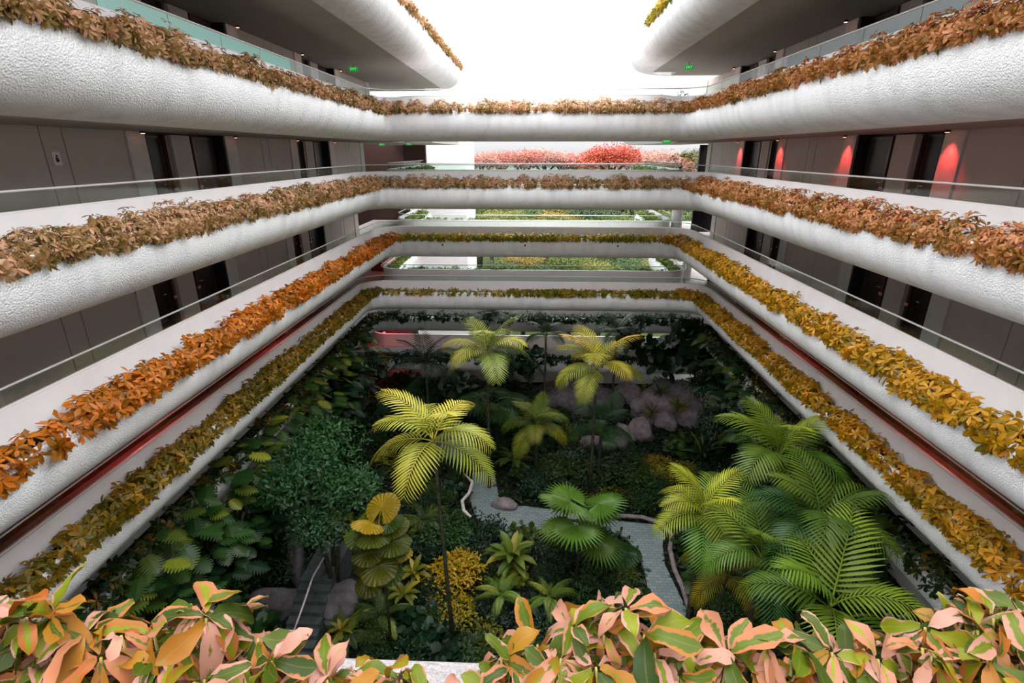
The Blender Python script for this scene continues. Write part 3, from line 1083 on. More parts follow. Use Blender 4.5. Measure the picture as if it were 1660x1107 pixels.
# lower levels, darker
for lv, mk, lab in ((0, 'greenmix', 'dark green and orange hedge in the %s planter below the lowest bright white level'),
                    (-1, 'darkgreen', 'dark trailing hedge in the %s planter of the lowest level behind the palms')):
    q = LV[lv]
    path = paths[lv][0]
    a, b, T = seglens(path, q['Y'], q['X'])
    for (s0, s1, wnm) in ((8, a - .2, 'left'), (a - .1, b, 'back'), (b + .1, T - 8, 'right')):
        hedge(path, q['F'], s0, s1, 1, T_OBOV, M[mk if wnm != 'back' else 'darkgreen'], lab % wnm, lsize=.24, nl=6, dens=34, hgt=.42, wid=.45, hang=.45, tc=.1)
# outer planters beyond the bridges
for lv, mk in ((4, 'schef'), (3, 'brightgreen'), (2, 'brightgreen'), (1, 'brightgreen'), (0, 'darkgreen')):
    q = LV[lv]
    path = paths[lv][1]
    T = sum((path[i] - path[i - 1]).length for i in range(1, len(path)))
    e = 40 - (q['Y'] + 4.3)
    hedge(path, q['F'], .5, e - .3, 1, T_OBOV, M[mk], 'green planting beyond the bridge, right end, %s' % WORDS[lv], lsize=.2, nl=6, dens=40, hgt=.40, wid=.35, hang=.2, tc=.3, zc=.6)
    hedge(path, q['F'], T - e + .3, T - .5, 1, T_OBOV, M[mk], 'green planting beyond the bridge, left end, %s' % WORDS[lv], lsize=.2, nl=6, dens=40, hgt=.40, wid=.35, hang=.2, tc=.3, zc=.6)
    if lv in (2, 1, 0):
        hedge(path, q['F'], e + .3, T - e - .3, 1, T_OBOV, M[mk], 'low green planting along the far outer parapet at %s' % WORDS[lv], lsize=.2, nl=6, dens=40, hgt=.34, wid=.35, hang=.2, tc=.3, zc=.75)

# ------------------------------------------------------------------ plant library
def frond_mesh(name, L=2.1, elev=60, bend=85, n=30, lw=.03, ll=.55, sagl=.35, lift=.5, tw=0.0):
    """Pinnate palm frond growing from the origin along +X; leaflets both sides of a rachis."""
    N = 26
    ang = math.radians(elev)
    pts, dirs = [Vector((0, 0, 0))], []
    for i in range(N):
        t = i / N
        a = ang - math.radians(bend) * t ** 1.25
        d = Vector((math.cos(a), tw * t, math.sin(a))).normalized()
        dirs.append(d)
        pts.append(pts[-1] + d * (L / N))
    dirs.append(dirs[-1])
    parts = []
    # rachis
    V, Fq = [], []
    for i, p in enumerate(pts):
        d = dirs[i]
        s = Vector((0, 1, 0))
        u = d.cross(s).normalized() * -1
        r = .022 * (1 - .8 * i / N) * L / 2
        V += [tuple(p + s * r), tuple(p + u * r), tuple(p - s * r), tuple(p - u * r)]
    for i in range(N):
        for k in range(4):
            Fq.append((4 * i + k, 4 * i + (k + 1) % 4, 4 * i + 4 + (k + 1) % 4, 4 * i + 4 + k))
    parts.append((np.array(V), np.array(Fq), np.full(len(V), .75), np.zeros(len(V)), np.zeros(len(V))))
    pos, dd, nn, sz, rr = [], [], [], [], []
    for k in range(n):
        t = .14 + .86 * (k + .5) / n
        i = min(N - 1, int(t * N))
        p = pts[i].lerp(pts[i + 1], t * N - i)
        d = dirs[i]
        up = (Vector((0, 1, 0)).cross(d)) * -1
        for s in (-1, 1):
            side = Vector((0, s, 0))
            fwd = .5 + 1.0 * t
            ld = (side + d * fwd + up * (lift * .6) * (1 - .3 * t) + Vector((0, 0, -sagl * .35))).normalized()
            ln = ll * L / 2 * (math.sin(math.pi * (.16 + .80 * t) ** .85) ** .6) * random.uniform(.92, 1.06)
            pos.append(p); dd.append(ld); nn.append(up + side * -.4); sz.append(ln); rr.append(min(1, .15 + .65 * t + .3 * random.random()))
    w = lw / ll
    st = [0, .3, .65, 1]
    tv = leaf_tpl(st, [w * .4, w, w * .85, w * .05], .35, sagl)
    parts.append(scatter(tv, np.array(pos), np.array(dd), np.array(nn), np.array(sz), np.array(rr)))
    V, Fq, at = merge(parts)
    return mesh_np(name, V, Fq, M['objleaf'], at)


FR = [frond_mesh('palm_frond', 2.2, e, b, 19, .030, .68, tw=t) for e, b, t in ((74, 62, .1), (60, 92, -.12), (45, 100, .1), (28, 95, -.1), (8, 75, .1))]
FERN = [frond_mesh('fern_frond', 1.6, e, b, 24, .026, .38, tw=t, lift=.1) for e, b, t in ((55, 80, .1), (35, 75, -.1), (18, 60, .1))]


def fan_mesh(name, R=.9, n=26, spread=300, pleat=.07, cut=.55, tri=False):
    """Fan leaf: petiole from origin, then pleated blade around its end; lies towards +X."""
    pet = .75 * R
    V, Fq = [], []
    for i, (x, z) in enumerate(((0, 0), (pet * .5, .24 * R), (pet, .30 * R))):
        for dy, dz in ((.015, 0), (0, .015), (-.015, 0), (0, -.015)):
            V.append((x, dy, z + dz))
    for i in range(2):
        for k in range(4):
            Fq.append((4 * i + k, 4 * i + (k + 1) % 4, 4 * i + 4 + (k + 1) % 4, 4 * i + 4 + k))
    o = len(V)
    c = Vector((pet, 0, .30 * R))
    for k in range(n):
        a0 = math.radians(-spread / 2 + spread * k / n)
        a1 = math.radians(-spread / 2 + spread * (k + 1) / n)
        am = (a0 + a1) / 2
        rr = R * (1 - .18 * abs(am) / math.pi) * random.uniform(.96, 1.03)

        def q(a, r, z):
            return (c.x + math.cos(a) * r, c.y + math.sin(a) * r, c.z + z - .22 * (r / R) ** 2 * R)
        gap = (a1 - a0) * .5 * cut
        b = len(V)
        V += [tuple(c), q(a0, R * .6, -pleat * .3 * R), q(am, R * .6, pleat * R * .6), q(a1, R * .6, -pleat * .3 * R), q(a0 + gap, rr, -pleat * .5 * R), q(am, rr * (1.0 if tri else 1.04), 0), q(a1 - gap, rr, -pleat * .5 * R)]
        Fq += [(b, b + 1, b + 2, b + 2), (b, b + 2, b + 3, b + 3), (b + 1, b + 4, b + 5, b + 2), (b + 2, b + 5, b + 6, b + 3)]
    Vn = np.array(V)
    at = {'rnd': np.clip(.5 + rng.normal(0, .08, len(V)), 0, 1)}
    # tri faces stored as python faces
    me = bpy.data.meshes.new(name)
    fs = [tuple(dict.fromkeys(f)) for f in Fq]
    me.from_pydata([tuple(v) for v in V], [], fs)
    a_ = me.attributes.new('rnd', 'FLOAT', 'POINT')
    a_.data.foreach_set('value', at['rnd'].astype(np.float32))
    me.materials.append(M['objleaf'])
    me.update()
    return me


FAN = [fan_mesh('fan_leaf', .9, 30, 290, .05, .9), fan_mesh('fan_leaf', .9, 26, 250, .05, .9)]
LIC = [fan_mesh('pleated_round_leaf', .62, 22, 320, .07, .12, True), fan_mesh('pleated_round_leaf', .62, 20, 340, .07, .10, True)]


def blade_mesh(name, L=1.2, w=.16, elev=55, bend=80, wav=0):
    N = 8
    a0 = math.radians(elev)
    p = Vector((0, 0, 0))
    V = []
    for i in range(N + 1):
        t = i / N
        a = a0 - math.radians(bend) * t
        ww = w * (math.sin(math.pi * min(1, .12 + .83 * t)) ** .7) * (1 + wav * math.sin(i * 2.4))
        if i == N: ww = .01
        V += [(p.x, -ww, p.z + ww * .3), (p.x, 0, p.z), (p.x, ww, p.z + ww * .3)]
        p = p + Vector((math.cos(a), 0, math.sin(a))) * (L / N)
    Fq = []
    for i in range(N):
        a, b = 3 * i, 3 * i + 3
        Fq += [(a, b, b + 1, a + 1), (a + 1, b + 1, b + 2, a + 2)]
    return mesh_np(name, V, Fq, M['objleaf'], {'rnd': np.tile([.45, .8, .45], N + 1)}, smooth=True)


BLADE = [blade_mesh('broad_leaf', 1.25, .17, 65, 70, .08), blade_mesh('broad_leaf', 1.15, .16, 40, 75, .08), blade_mesh('broad_leaf', 1.1, .15, 18, 55, .08)]
SPIKE = [blade_mesh('spiky_leaf', .9, .05, 70, 40), blade_mesh('spiky_leaf', .9, .05, 45, 50), blade_mesh('spiky_leaf', .85, .05, 20, 40)]


def monstera_mesh(name, R=.42):
    """Split heart leaf on a petiole."""
    V, Fq = [], []
    pet = R * 1.1
    for (x, z) in ((0, 0), (pet * .6, .35 * R), (pet, .45 * R)):
        for dy, dz in ((.012, 0), (0, .012), (-.012, 0), (0, -.012)):
            V.append((x, dy, z + dz))
    for i in range(2):
        for k in range(4):
            Fq.append((4 * i + k, 4 * i + (k + 1) % 4, 4 * i + 4 + (k + 1) % 4, 4 * i + 4 + k))
    Lf = R * 2
    x0 = pet
    for s in (-1, 1):
        nl = 8
        for k in range(nl):
            t0, t1 = -.12 + 1.12 * k / nl, -.12 + 1.12 * (k + 1) / nl
            m0, m1 = max(0, t0), max(0.03, t1)

            def wdt(t):
                t = (t + .2) / 1.2
                return R * .95 * (math.sin(math.pi * min(1, t) ** .75) ** .75 + .02)
            e0, e1 = t0 + .03, t1 - .06
            f = lambda t, w: (x0 + Lf * t + w * .35, s * w, .45 * R - .25 * R * t * t - .16 * w + (.0))
            b = len(V)
            hw = .42
            V += [f(m0, 0), f(m1, 0), (f(t0, wdt(t0) * hw)), (f(t1, wdt(t1) * hw)), f(e0, wdt(t0 + .03)), f(e1 - .01, wdt(t1 - .03))]
            Fq += [(b, b + 1, b + 3, b + 2), (b + 2, b + 3, b + 5, b + 4)] if s < 0 else [(b, b + 2, b + 3, b + 1), (b + 2, b + 4, b + 5, b + 3)]
    return mesh_np(name, V, Fq, M['objleaf'], {'rnd': np.clip(.5 + rng.normal(0, .1, len(V)), 0, 1)})


MON = monstera_mesh('split_leaf')


def part_copy(root, name, me, loc, rz, ry=0.0, sc_=1.0, col=(.1, .2, .05), rx=0.0):
    o = bpy.data.objects.new(name, me)
    COL.objects.link(o)
    o.parent = root
    o.location = loc
    o.rotation_euler = (rx, ry, rz)
    o.scale = (sc_, sc_, sc_)
    o.color = rgba(col)
    return o


def vary(c, a=.15):
    k = 1 + random.uniform(-a, a)
    return (c[0] * k * random.uniform(.9, 1.1), c[1] * k, c[2] * k)


def mixc(a, b, t):
    return tuple(x * (1 - t) + y * t for x, y in zip(a, b))


YEL, YG, GRN, DGR, TEAL, ORG = S(214, 204, 84), S(150, 164, 52), S(78, 118, 48), S(34, 66, 32), S(52, 96, 62), S(220, 150, 70)


def palm(crown, label, nf=11, size=1.0, cols=(GRN, YEL), mixf=.4, trunk=True, base=GZ, lean=0.0, seed=0, group=None, name='palm_tree', cat='palm', tr=.07, az0=None):
    random.seed(seed)
    c = Vector(crown)
    root = thing(name, (c.x, c.y, base), label, cat, group)
    h = c.z - base
    if trunk and h > .3:
        mb = MB()
        mb.tube([(lean, 0, 0), (lean * .6, 0, h * .4), (lean * .15, 0, h * .8), (0, 0, h - .35 * size)], [tr * 1.5, tr * 1.1, tr, tr * .95], 9)
        mb.build('trunk', M['bark'], root)
        mb = MB()
        mb.tube([(0, 0, h - .5 * size), (0, 0, h - .2 * size), (0, 0, h + .12 * size)], [tr * 1.05, tr * 1.25, tr * .5], 9)
        o = mb.build('crownshaft', M['stem'], root)
        o['label'] = 'yellow-green crownshaft'
    a = az0 if az0 is not None else random.random() * 6.28
    for k in range(nf):
        lev = min(4, int(k / nf * 5))
        m_ = FR[lev]
        t = min(1, max(0, mixf + random.uniform(-.45, .45) - .10 * (lev - 2)))
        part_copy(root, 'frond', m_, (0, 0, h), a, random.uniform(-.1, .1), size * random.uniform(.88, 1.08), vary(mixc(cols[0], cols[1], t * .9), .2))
        a += 2.4 + random.uniform(-.2, .2)
    return root


def rosette(kind, pos, label, n, size, col, col2=None, mixf=.3, name='', cat='', seed=0, h=0.0, group=None, part='leaf', stems=False, tilt=0.2, top2=0):
    random.seed(seed)
    root = thing(name, pos, label, cat, group)
    a = random.random() * 6.28
    if stems:
        mb = MB(); mb.tube([(0, 0, 0), (0.03, 0, max(.2, h))], .05 * size, 8); mb.build('stem', M['bark'], root)
    for k in range(n):
        m_ = kind[min(len(kind) - 1, int(k / n * len(kind)))]
        c = mixc(col, col2 or col, 1 if random.random() < mixf else random.random() * .3)
        if k < top2: c = col2
        lvl = k / n
        part_copy(root, part, m_, (0, 0, h * (1 - .35 * lvl) if stems else h), a, (-.5 + lvl * 1.0) if stems else random.uniform(-tilt, tilt), size * random.uniform(.8, 1.1), vary(c))
        a += 2.4 + random.uniform(-.25, .25)
    return root


def blob_mesh(name, n, size, tpl, R=(1, 1, .8), mat='objleaf', up=.3, lumps=6, seed=3, fill=.75):
    rs = np.random.default_rng(seed)
    lc = norm(rs.normal(size=(lumps, 3))) * .55
    lc[:, 2] = np.abs(lc[:, 2]) * .9
    lr = rs.uniform(.38, .62, lumps)
    pick = rs.integers(0, lumps, n)
    u = norm(rs.normal(size=(n, 3)))
    u[:, 2] = np.where(u[:, 2] < -.3, -u[:, 2], u[:, 2])
    pos = lc[pick] + u * (lr[pick] * rs.uniform(fill, 1.05, n))[:, None]
    pos = pos * np.array(R)[None, :]
    d = u * .6 + rs.normal(0, .6, (n, 3))
    d[:, 2] -= .2
    nm = u + np.array([[0, 0, up + .4]])
    rnd = np.clip(.35 + .25 * u[:, 2] + rs.random(n) * .35 + (rs.random(lumps)[pick] - .5) * .3, 0, 1)
    V, Fq, at = merge([scatter(tpl, pos, d, nm, size * rs.uniform(.7, 1.2, n), rnd)])
    return mesh_np(name, V, Fq, M[mat], at)


SHR = [blob_mesh('shrub', 620, .17, T_OBOV, seed=i, lumps=7, R=(1, 1, .85)) for i in range(3)]
SHRF = [blob_mesh('fine_shrub', 1500, .115, T_OBOV, seed=10 + i, lumps=9, R=(1, 1, .85)) for i in range(2)]
SHRB = [blob_mesh('broadleaf_shrub', 150, .42, T_ROUND, seed=20 + i, lumps=6, R=(1, 1, .9)) for i in range(2)]

# ------------------------------------------------------------------ the palms and large plants of the garden
D = lambda u, v, d: P(u, v, d=d)
palm(D(703, 715, 16.0), 'tall palm with bright yellow fronds at the centre left, left of the path', 10, 1.08, (GRN, YEL), .7, seed=11, tr=.06, lean=.3)
palm(D(790, 575, 25.5), 'tall pale green palm in the middle, in front of the back bridges', 13, 1.15, (S(112, 150, 80), S(214, 208, 104)), .5, seed=22)
palm(D(968, 595, 24.5), 'tall palm with yellow and orange lower fronds right of centre', 13, 1.15, (S(116, 156, 52), S(232, 196, 72)), .6, seed=35)
palm(D(1140, 835, 17.0), 'bright lime palm beside the path bend on the right', 13, .95, (S(88, 130, 40), S(190, 196, 58)), .55, seed=43)
palm(D(1262, 742, 16.5), 'tall green palm reaching over the white parapet on the right', 12, 1.1, (S(58, 104, 34), S(156, 170, 46)), .45, seed=56)
palm(D(1330, 850, 14.3), 'green palm in the clump nearest the right parapet', 12, 1.1, (S(50, 94, 40), S(120, 142, 46)), .35, seed=61)
palm(D(1235, 905, 14.8), 'green feathery palm at the left front of the right-hand clump', 12, 1.0, (S(54, 100, 42), S(140, 160, 52)), .35, seed=74)
palm(D(1345, 985, 12.6), 'near palm with one very large bright frond at the lower right', 8, 1.15, (S(86, 126, 40), S(150, 172, 54)), .5, seed=82)
palm(D(1290, 800, 17.5), 'shaded palm in the middle of the right-hand clump', 10, 1.0, (S(44, 82, 34), S(120, 120, 34)), .35, seed=95)
palm(D(1175, 930, 17.5), 'low yellow-fronded palm below the lime palm', 8, .72, (S(112, 124, 30), S(190, 160, 40)), .5, seed=105)
palm(D(870, 690, 28.0), 'yellow-green feathery tree fern in the centre of the garden', 12, 1.0, (S(92, 120, 34), S(158, 160, 50)), .45, seed=111)
palm(D(975, 690, 27.5), 'dark feathery palm below the orange-fronded palm', 11, 1.0, (S(34, 84, 44), S(70, 112, 52)), .3, seed=121)
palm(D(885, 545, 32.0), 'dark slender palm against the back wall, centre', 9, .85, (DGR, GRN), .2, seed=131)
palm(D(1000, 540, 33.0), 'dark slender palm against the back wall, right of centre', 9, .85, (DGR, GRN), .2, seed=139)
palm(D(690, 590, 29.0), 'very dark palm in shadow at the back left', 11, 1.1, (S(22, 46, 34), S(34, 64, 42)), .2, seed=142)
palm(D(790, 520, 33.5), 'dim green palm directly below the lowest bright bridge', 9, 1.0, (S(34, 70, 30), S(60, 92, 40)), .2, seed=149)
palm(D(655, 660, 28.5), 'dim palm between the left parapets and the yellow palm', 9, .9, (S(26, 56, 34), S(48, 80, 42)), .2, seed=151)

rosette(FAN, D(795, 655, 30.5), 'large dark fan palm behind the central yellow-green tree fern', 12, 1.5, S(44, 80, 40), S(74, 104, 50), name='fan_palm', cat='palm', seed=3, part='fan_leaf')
p = D(940, 828, 20.5)
rosette(FAN, (p.x, p.y, GZ), 'fan palm with round green fans standing over the path', 8, 1.25, S(84, 122, 44), S(112, 146, 56), name='fan_palm', cat='palm', seed=5, part='fan_leaf', h=p.z - GZ, stems=True)
p = D(615, 862, 17.2)
rosette(LIC, (p.x, p.y, GZ), 'round-leaved fan palm with golden top leaves left of the path', 18, 1.0, S(74, 106, 36), S(214, 172, 40), mixf=.04, top2=2, name='ruffled_fan_palm', cat='palm', seed=8, part='round_leaf', h=p.z - GZ + .3, stems=True)
p = P(830, 905, z=GZ + .9)
rosette(BLADE, tuple(p), 'large bird-nest fern with broad olive leaves below the path', 20, 1.15, S(92, 118, 44), S(150, 146, 50), name='bird_nest_fern', cat='fern', seed=9)
p = P(1000, 900, z=GZ + .6)
rosette(LIC, tuple(p), 'dim broad-leaved plant in the bed inside the path bend', 10, 1.0, S(48, 82, 36), name='broad_leaved_plant', cat='plant', seed=19, part='round_leaf')
for (u, v, dz, s, c, lab, sd) in ((812, 965, .8, .75, S(98, 130, 44), 'pale green fern with flat fronds right of the yellow shrub', 1), (890, 968, .8, .75, S(104, 132, 46), 'pale green fern just left of the foreground pink leaves', 2),
                                  (832, 745, .6, .9, S(60, 92, 40), 'soft green fern right of the path start', 3), (775, 740, .6, .8, S(50, 82, 38), 'shaded fern behind the driftwood rail', 4),
                                  (690, 845, .7, 1.0, S(52, 72, 32), 'shaded brownish fern beneath the yellow palm', 5), (620, 1000, .5, .9, S(60, 92, 40), 'green fern below the golden bromeliads', 6),
                                  (560, 1030, .4, .8, S(54, 86, 44), 'green fern beside the dark boulders', 7), (1110, 720, .5, .8, S(56, 80, 36), 'dull fern between rock pile and right palms', 8)):
    rosette(FERN, tuple(P(u, v, z=GZ + dz)), lab, 13, s, c, S(150, 160, 60), .15, name='fern', cat='fern', seed=sd, part='frond')
for (u, v, dz, s, n, c, c2, lab, sd) in ((1070, 638, 2.0, .9, 26, S(60, 96, 36), S(90, 120, 40), 'round green bromeliad on top of the rock pile', 1), (1056, 672, 1.2, .9, 22, S(70, 92, 30), S(140, 120, 40), 'olive bromeliad on the left of the rock pile', 2),
                                         (1100, 662, 1.4, 1.1, 28, S(104, 112, 30), S(160, 140, 40), 'large yellow-tinged bromeliad on the right of the rock pile', 3), (1138, 738, .8, 1.7, 14, S(70, 88, 44), S(96, 104, 56), 'spiky agave with long bare leaves behind the lime palm', 4),
                                         (655, 965, 1.0, 1.0, 18, S(104, 112, 34), S(170, 160, 50), 'golden bromeliad left of the yellow shrub, lower one', 5), (672, 930, 1.2, 1.0, 16, S(120, 122, 34), S(180, 160, 46), 'golden bromeliad rising behind the lower one', 6),
                                         (552, 1022, .6, .8, 12, S(130, 130, 40), S(170, 150, 40), 'small olive bromeliad by the dark boulders', 7), (510, 935, .6, .8, 14, S(50, 84, 50), None, 'dim rosette plant hanging over the stair landing', 8)):
    rosette(SPIKE if sd in (1, 2, 3, 4) else BLADE, tuple(P(u, v, z=GZ + dz)), lab, n, s * (.62 if sd > 4 else 1), c, c2, .35, name='bromeliad' if sd != 4 else 'agave', cat='plant', seed=sd)


def shrub(me, u, v, dz, s, c, label, name='shrub', group=None, sz=1.0, cat='shrub', d=None, rz=None):
    p = P(u, v, z=GZ + dz) if d is None else P(u, v, d=d)
    o = link(name, me)
    o.location = p
    o.scale = (s, s, s * sz)
    o.rotation_euler = (0, 0, random.random() * 6.28 if rz is None else rz)
    o.color = rgba(c)
    return tag(o, label, cat, group)


random.seed(5)
# signature shrubs
shrub(SHRF[0], 738, 945, .5, 1.5, S(196, 158, 22), 'bright yellow small-leaved shrub below the bird-nest fern', sz=.8)
shrub(SHRF[1], 722, 1000, .3, 1.2, S(168, 150, 26), 'yellow-green lower half of the yellow planting', sz=.7)
shrub(SHRF[0], 930, 765, .5, 2.0, S(54, 84, 30), 'dense dark green clipped shrub behind the path', sz=.5)
shrub(SHRF[1], 1010, 775, .5, 2.0, S(52, 84, 30), 'dense green clipped shrub behind the fan palm', sz=.5)
shrub(SHR[0], 1080, 765, .4, 1.3, S(150, 130, 26), 'yellow-leaved low shrub between the pond and the lime palm', sz=.5)
shrub(SHR[1], 1052, 748, .5, .45, S(230, 150, 30), 'small vivid orange-yellow flowering clump by the pond', sz=.7)
shrub(SHR[1], 985, 812, .3, 1.1, S(112, 118, 28), 'yellow-flecked low shrub on the far side of the path', sz=.5)
shrub(SHR[2], 1170, 712, .7, .7, S(190, 140, 26), 'small orange-flowering shrub behind the right palms', sz=.8)
shrub(SHRF[1], 720, 870, .5, 1.7, S(46, 84, 34), 'glossy green low shrub left of the path', sz=.5)
p0 = P(520, 800, d=19.6)
tt = thing('leafy_tree', (p0.x, p0.y, GZ), 'fresh green tree with four rounded crown lumps, left of the yellow palm', 'tree')
for i_, (u, v, d, s_, c_) in enumerate(((535, 735, 21, 1.7, S(58, 104, 58)), (490, 790, 19, 1.6, S(50, 92, 54)), (560, 805, 19.5, 1.5, S(56, 100, 56)), (515, 860, 18.5, 1.2, S(42, 84, 48)))):
    p = P(u, v, d=d) - Vector((p0.x, p0.y, GZ))
    mb = MB(); mb.tube([(0, 0, 0), (p.x * .4, p.y * .4, p.z * .5), (p.x, p.y, p.z + .2)], [.12, .08, .05], 8)
    mb.build('trunk', M['bark'], tt)
    o = part_copy(tt, 'crown', SHRF[i_ % 2], p, i_, 0, s_, c_)

path_w = [P(u, v, z=GZ) for u, v in path_px]


def in_path(x, y, m=0.0):
    n, c = len(path_w), False
    for i in range(n):
        a, b = path_w[i], path_w[i - 1]
        if (a.y > y) != (b.y > y) and x < (b.x - a.x) * (y - a.y) / (b.y - a.y) + a.x:
            c = not c
    if c:
        return True
    if m > 0:
        return any(math.hypot(w.x - x, w.y - y) < m for w in path_w) or any(in_path(x + m * math.cos(k), y + m * math.sin(k)) for k in (0, 1.57, 3.14, 4.71))
    return False


rock_w = [(P(px[0], px[1], z=GZ + dz), r) for px, dz, r, _, _ in BOULDERS]
stair_c = ((sx0 + sx1) / 2, y_top)
GREENS = [S(30, 60, 30), S(40, 72, 32), S(24, 52, 34), S(52, 82, 34), S(70, 92, 34), S(34, 66, 40)]
cnt = 0
shrub_list = []
for gx in np.arange(-11.6, 11.8, 1.25):
    for gy in np.arange(9.5, 37, 1.25):
        x, y = gx + random.uniform(-.5, .5), gy + random.uniform(-.5, .5)
        edge = abs(x) > 9.5 or y > 30
        s = random.uniform(.65, 1.0) * (1.4 if edge else 1.0)
        if in_path(x, y, s * .62): continue
        if any(math.hypot(x - r[0].x, y - r[0].y) < r[1] * 1.1 + s * .55 for r in rock_w): continue
        if abs(x - stair_c[0]) < 1.5 and stair_c[1] - 3.4 < y < stair_c[1] + 2.6: continue
        if 0 < x - P(1000, 730, z=GZ).x < 3.2 and abs(y - P(1030, 725, z=GZ).y) < 1.3: continue
        k = random.random()
        me = random.choice(SHR) if k < .55 else (random.choice(SHRF) if k < .85 else random.choice(SHRB))
        c = random.choice(GREENS)
        if random.random() < .10: c = S(120, 118, 30)
        if edge: c = random.choice(GREENS[:3])
        o = link('garden_shrub', me)
        o.location = (x, y, GZ + s * .35)
        o.scale = (s, s, s * random.uniform(.7, 1.1))
        o.rotation_euler = (0, 0, random.random() * 6.28)
        o.color = rgba(vary(c))
        shrub_list.append((o, x, y, s, 'small-leaved' if me in SHR else ('fine-leaved' if me in SHRF else 'broad-leaved'), c, 'flat' if o.scale.z < s * .84 else ('rounded' if o.scale.z < s * .97 else 'upright')))
        cnt += 1

gp = rng.uniform((-13, 7.5), (13, 37), (30000, 2))
gp = np.array([g for g in gp if not in_path(g[0], g[1]) and not (sx0 - .1 < g[0] < sx1 + .1 and y_top - 2.6 < g[1] < y_top + 2.2)])
K_ = len(gp)
pos = np.column_stack([gp, np.full(K_, GZ + .03) + rng.random(K_) * .16])
dd_ = rng.normal(size=(K_, 3)); dd_[:, 2] = np.abs(dd_[:, 2]) * .35
V, Fq, at = merge([scatter(T_OBOV, pos, dd_, np.tile([[0, 0, 1.]], (K_, 1)) + rng.normal(0, .3, (K_, 3)), rng.uniform(.16, .30, K_), rng.random(K_) ** 1.4)])
tag(link('ground_cover', mesh_np('ground_cover', V, Fq, M['darkgreen'], at)), 'low dark leafy ground cover carpeting the garden beds', 'ground cover', kind='stuff')

LM = [(w.x, w.y, n_) for w, n_ in ((P(703, 985, z=GZ), 'the yellow palm'), (P(790, 760, z=GZ), 'the path start'), (P(950, 845, z=GZ), 'the path under the fan palm'), (P(1050, 870, z=GZ), 'the path bend'), (P(1090, 960, z=GZ), 'the lower end of the path'),
      (P(1080, 660, z=GZ + 1), 'the mauve rock pile'), (P(1030, 725, z=GZ), 'the pond'), (P(930, 650, z=GZ), 'the broad low boulder'), (P(510, 980, z=GZ), 'the mossy stairs'), (P(615, 930, z=GZ), 'the round-leaved palm'), (P(738, 950, z=GZ), 'the bright yellow shrub'),
      (P(830, 905, z=GZ), 'the bird-nest fern'), (P(1140, 950, z=GZ), 'the lime palm'), (P(1330, 1040, z=GZ), 'the right-hand palm clump'), (P(870, 700, z=GZ), 'the central tree fern'), (P(520, 850, z=GZ), 'the fresh green tree'))]
LM += [(0, 36.5, 'the back wall'), (-9, 36, 'the back left corner'), (10, 36, 'the back right corner'), (-11.5, 20, 'the left wall'), (11.5, 20, 'the right wall'), (-11.5, 28, 'the far left wall'), (11.5, 28, 'the far right wall')]
used_l = {}
for (o, x, y, s, kd, c, shp) in shrub_list:
    lx, ly, ln = min(LM, key=lambda q: math.hypot(q[0] - x, q[1] - y))
    rel = ('right of' if x > lx else 'left of') if abs(x - lx) > abs(y - ly) else ('behind' if y > ly else 'in front of')
    cw = 'yellowish' if c[0] > c[1] * .85 else ('deep green' if c[1] < S(0, 64, 0)[1] else 'mid green')
    dist_ = 'close ' if math.hypot(lx - x, ly - y) < 1.6 else ''
    lab = '%s %s %s %s shrub %s%s %s' % ('big' if s > .95 else 'low', shp, kd, cw, dist_, rel, ln)
    tag(o, lab, 'shrub', 'undergrowth shrubs around ' + ln.replace('the ', ''))

# tall dark plants along back and side walls
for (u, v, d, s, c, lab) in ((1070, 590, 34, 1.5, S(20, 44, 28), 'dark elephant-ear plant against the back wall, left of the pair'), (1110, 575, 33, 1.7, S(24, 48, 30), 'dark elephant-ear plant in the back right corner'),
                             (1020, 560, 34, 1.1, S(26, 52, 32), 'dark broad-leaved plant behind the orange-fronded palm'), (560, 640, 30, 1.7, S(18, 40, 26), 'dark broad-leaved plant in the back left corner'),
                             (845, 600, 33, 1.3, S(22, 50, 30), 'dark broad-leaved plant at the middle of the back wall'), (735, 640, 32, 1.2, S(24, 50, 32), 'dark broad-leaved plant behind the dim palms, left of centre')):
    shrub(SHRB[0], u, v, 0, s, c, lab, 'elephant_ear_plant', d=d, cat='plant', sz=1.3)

# monstera and creepers hanging from the planters just below the lowest bright level
random.seed(12)


ORD = ['nearest', 'second nearest', 'third nearest', 'fourth nearest', 'fifth nearest', 'sixth nearest', 'seventh nearest', 'eighth nearest', 'ninth nearest', 'farthest']


def monstera(pos, n, s, sgn, label, col, col2):
    root = thing('monstera_plant', pos, label, 'climbing plant', 'hanging split-leaf plants on the %s planter' % ('left' if sgn < 0 else 'right'))
    for k in range(n):
        az = (0 if sgn < 0 else math.pi) + random.uniform(-1.3, 1.3)
        z = random.uniform(-1.1, .55)
        part_copy(root, 'split_leaf', MON, (random.uniform(-.1, .4) * -sgn, random.uniform(-.9, .9), z), az, random.uniform(-.2, .7), s * random.uniform(.7, 1.15), vary(mixc(col, col2, random.random() ** 3), .3))
    return root


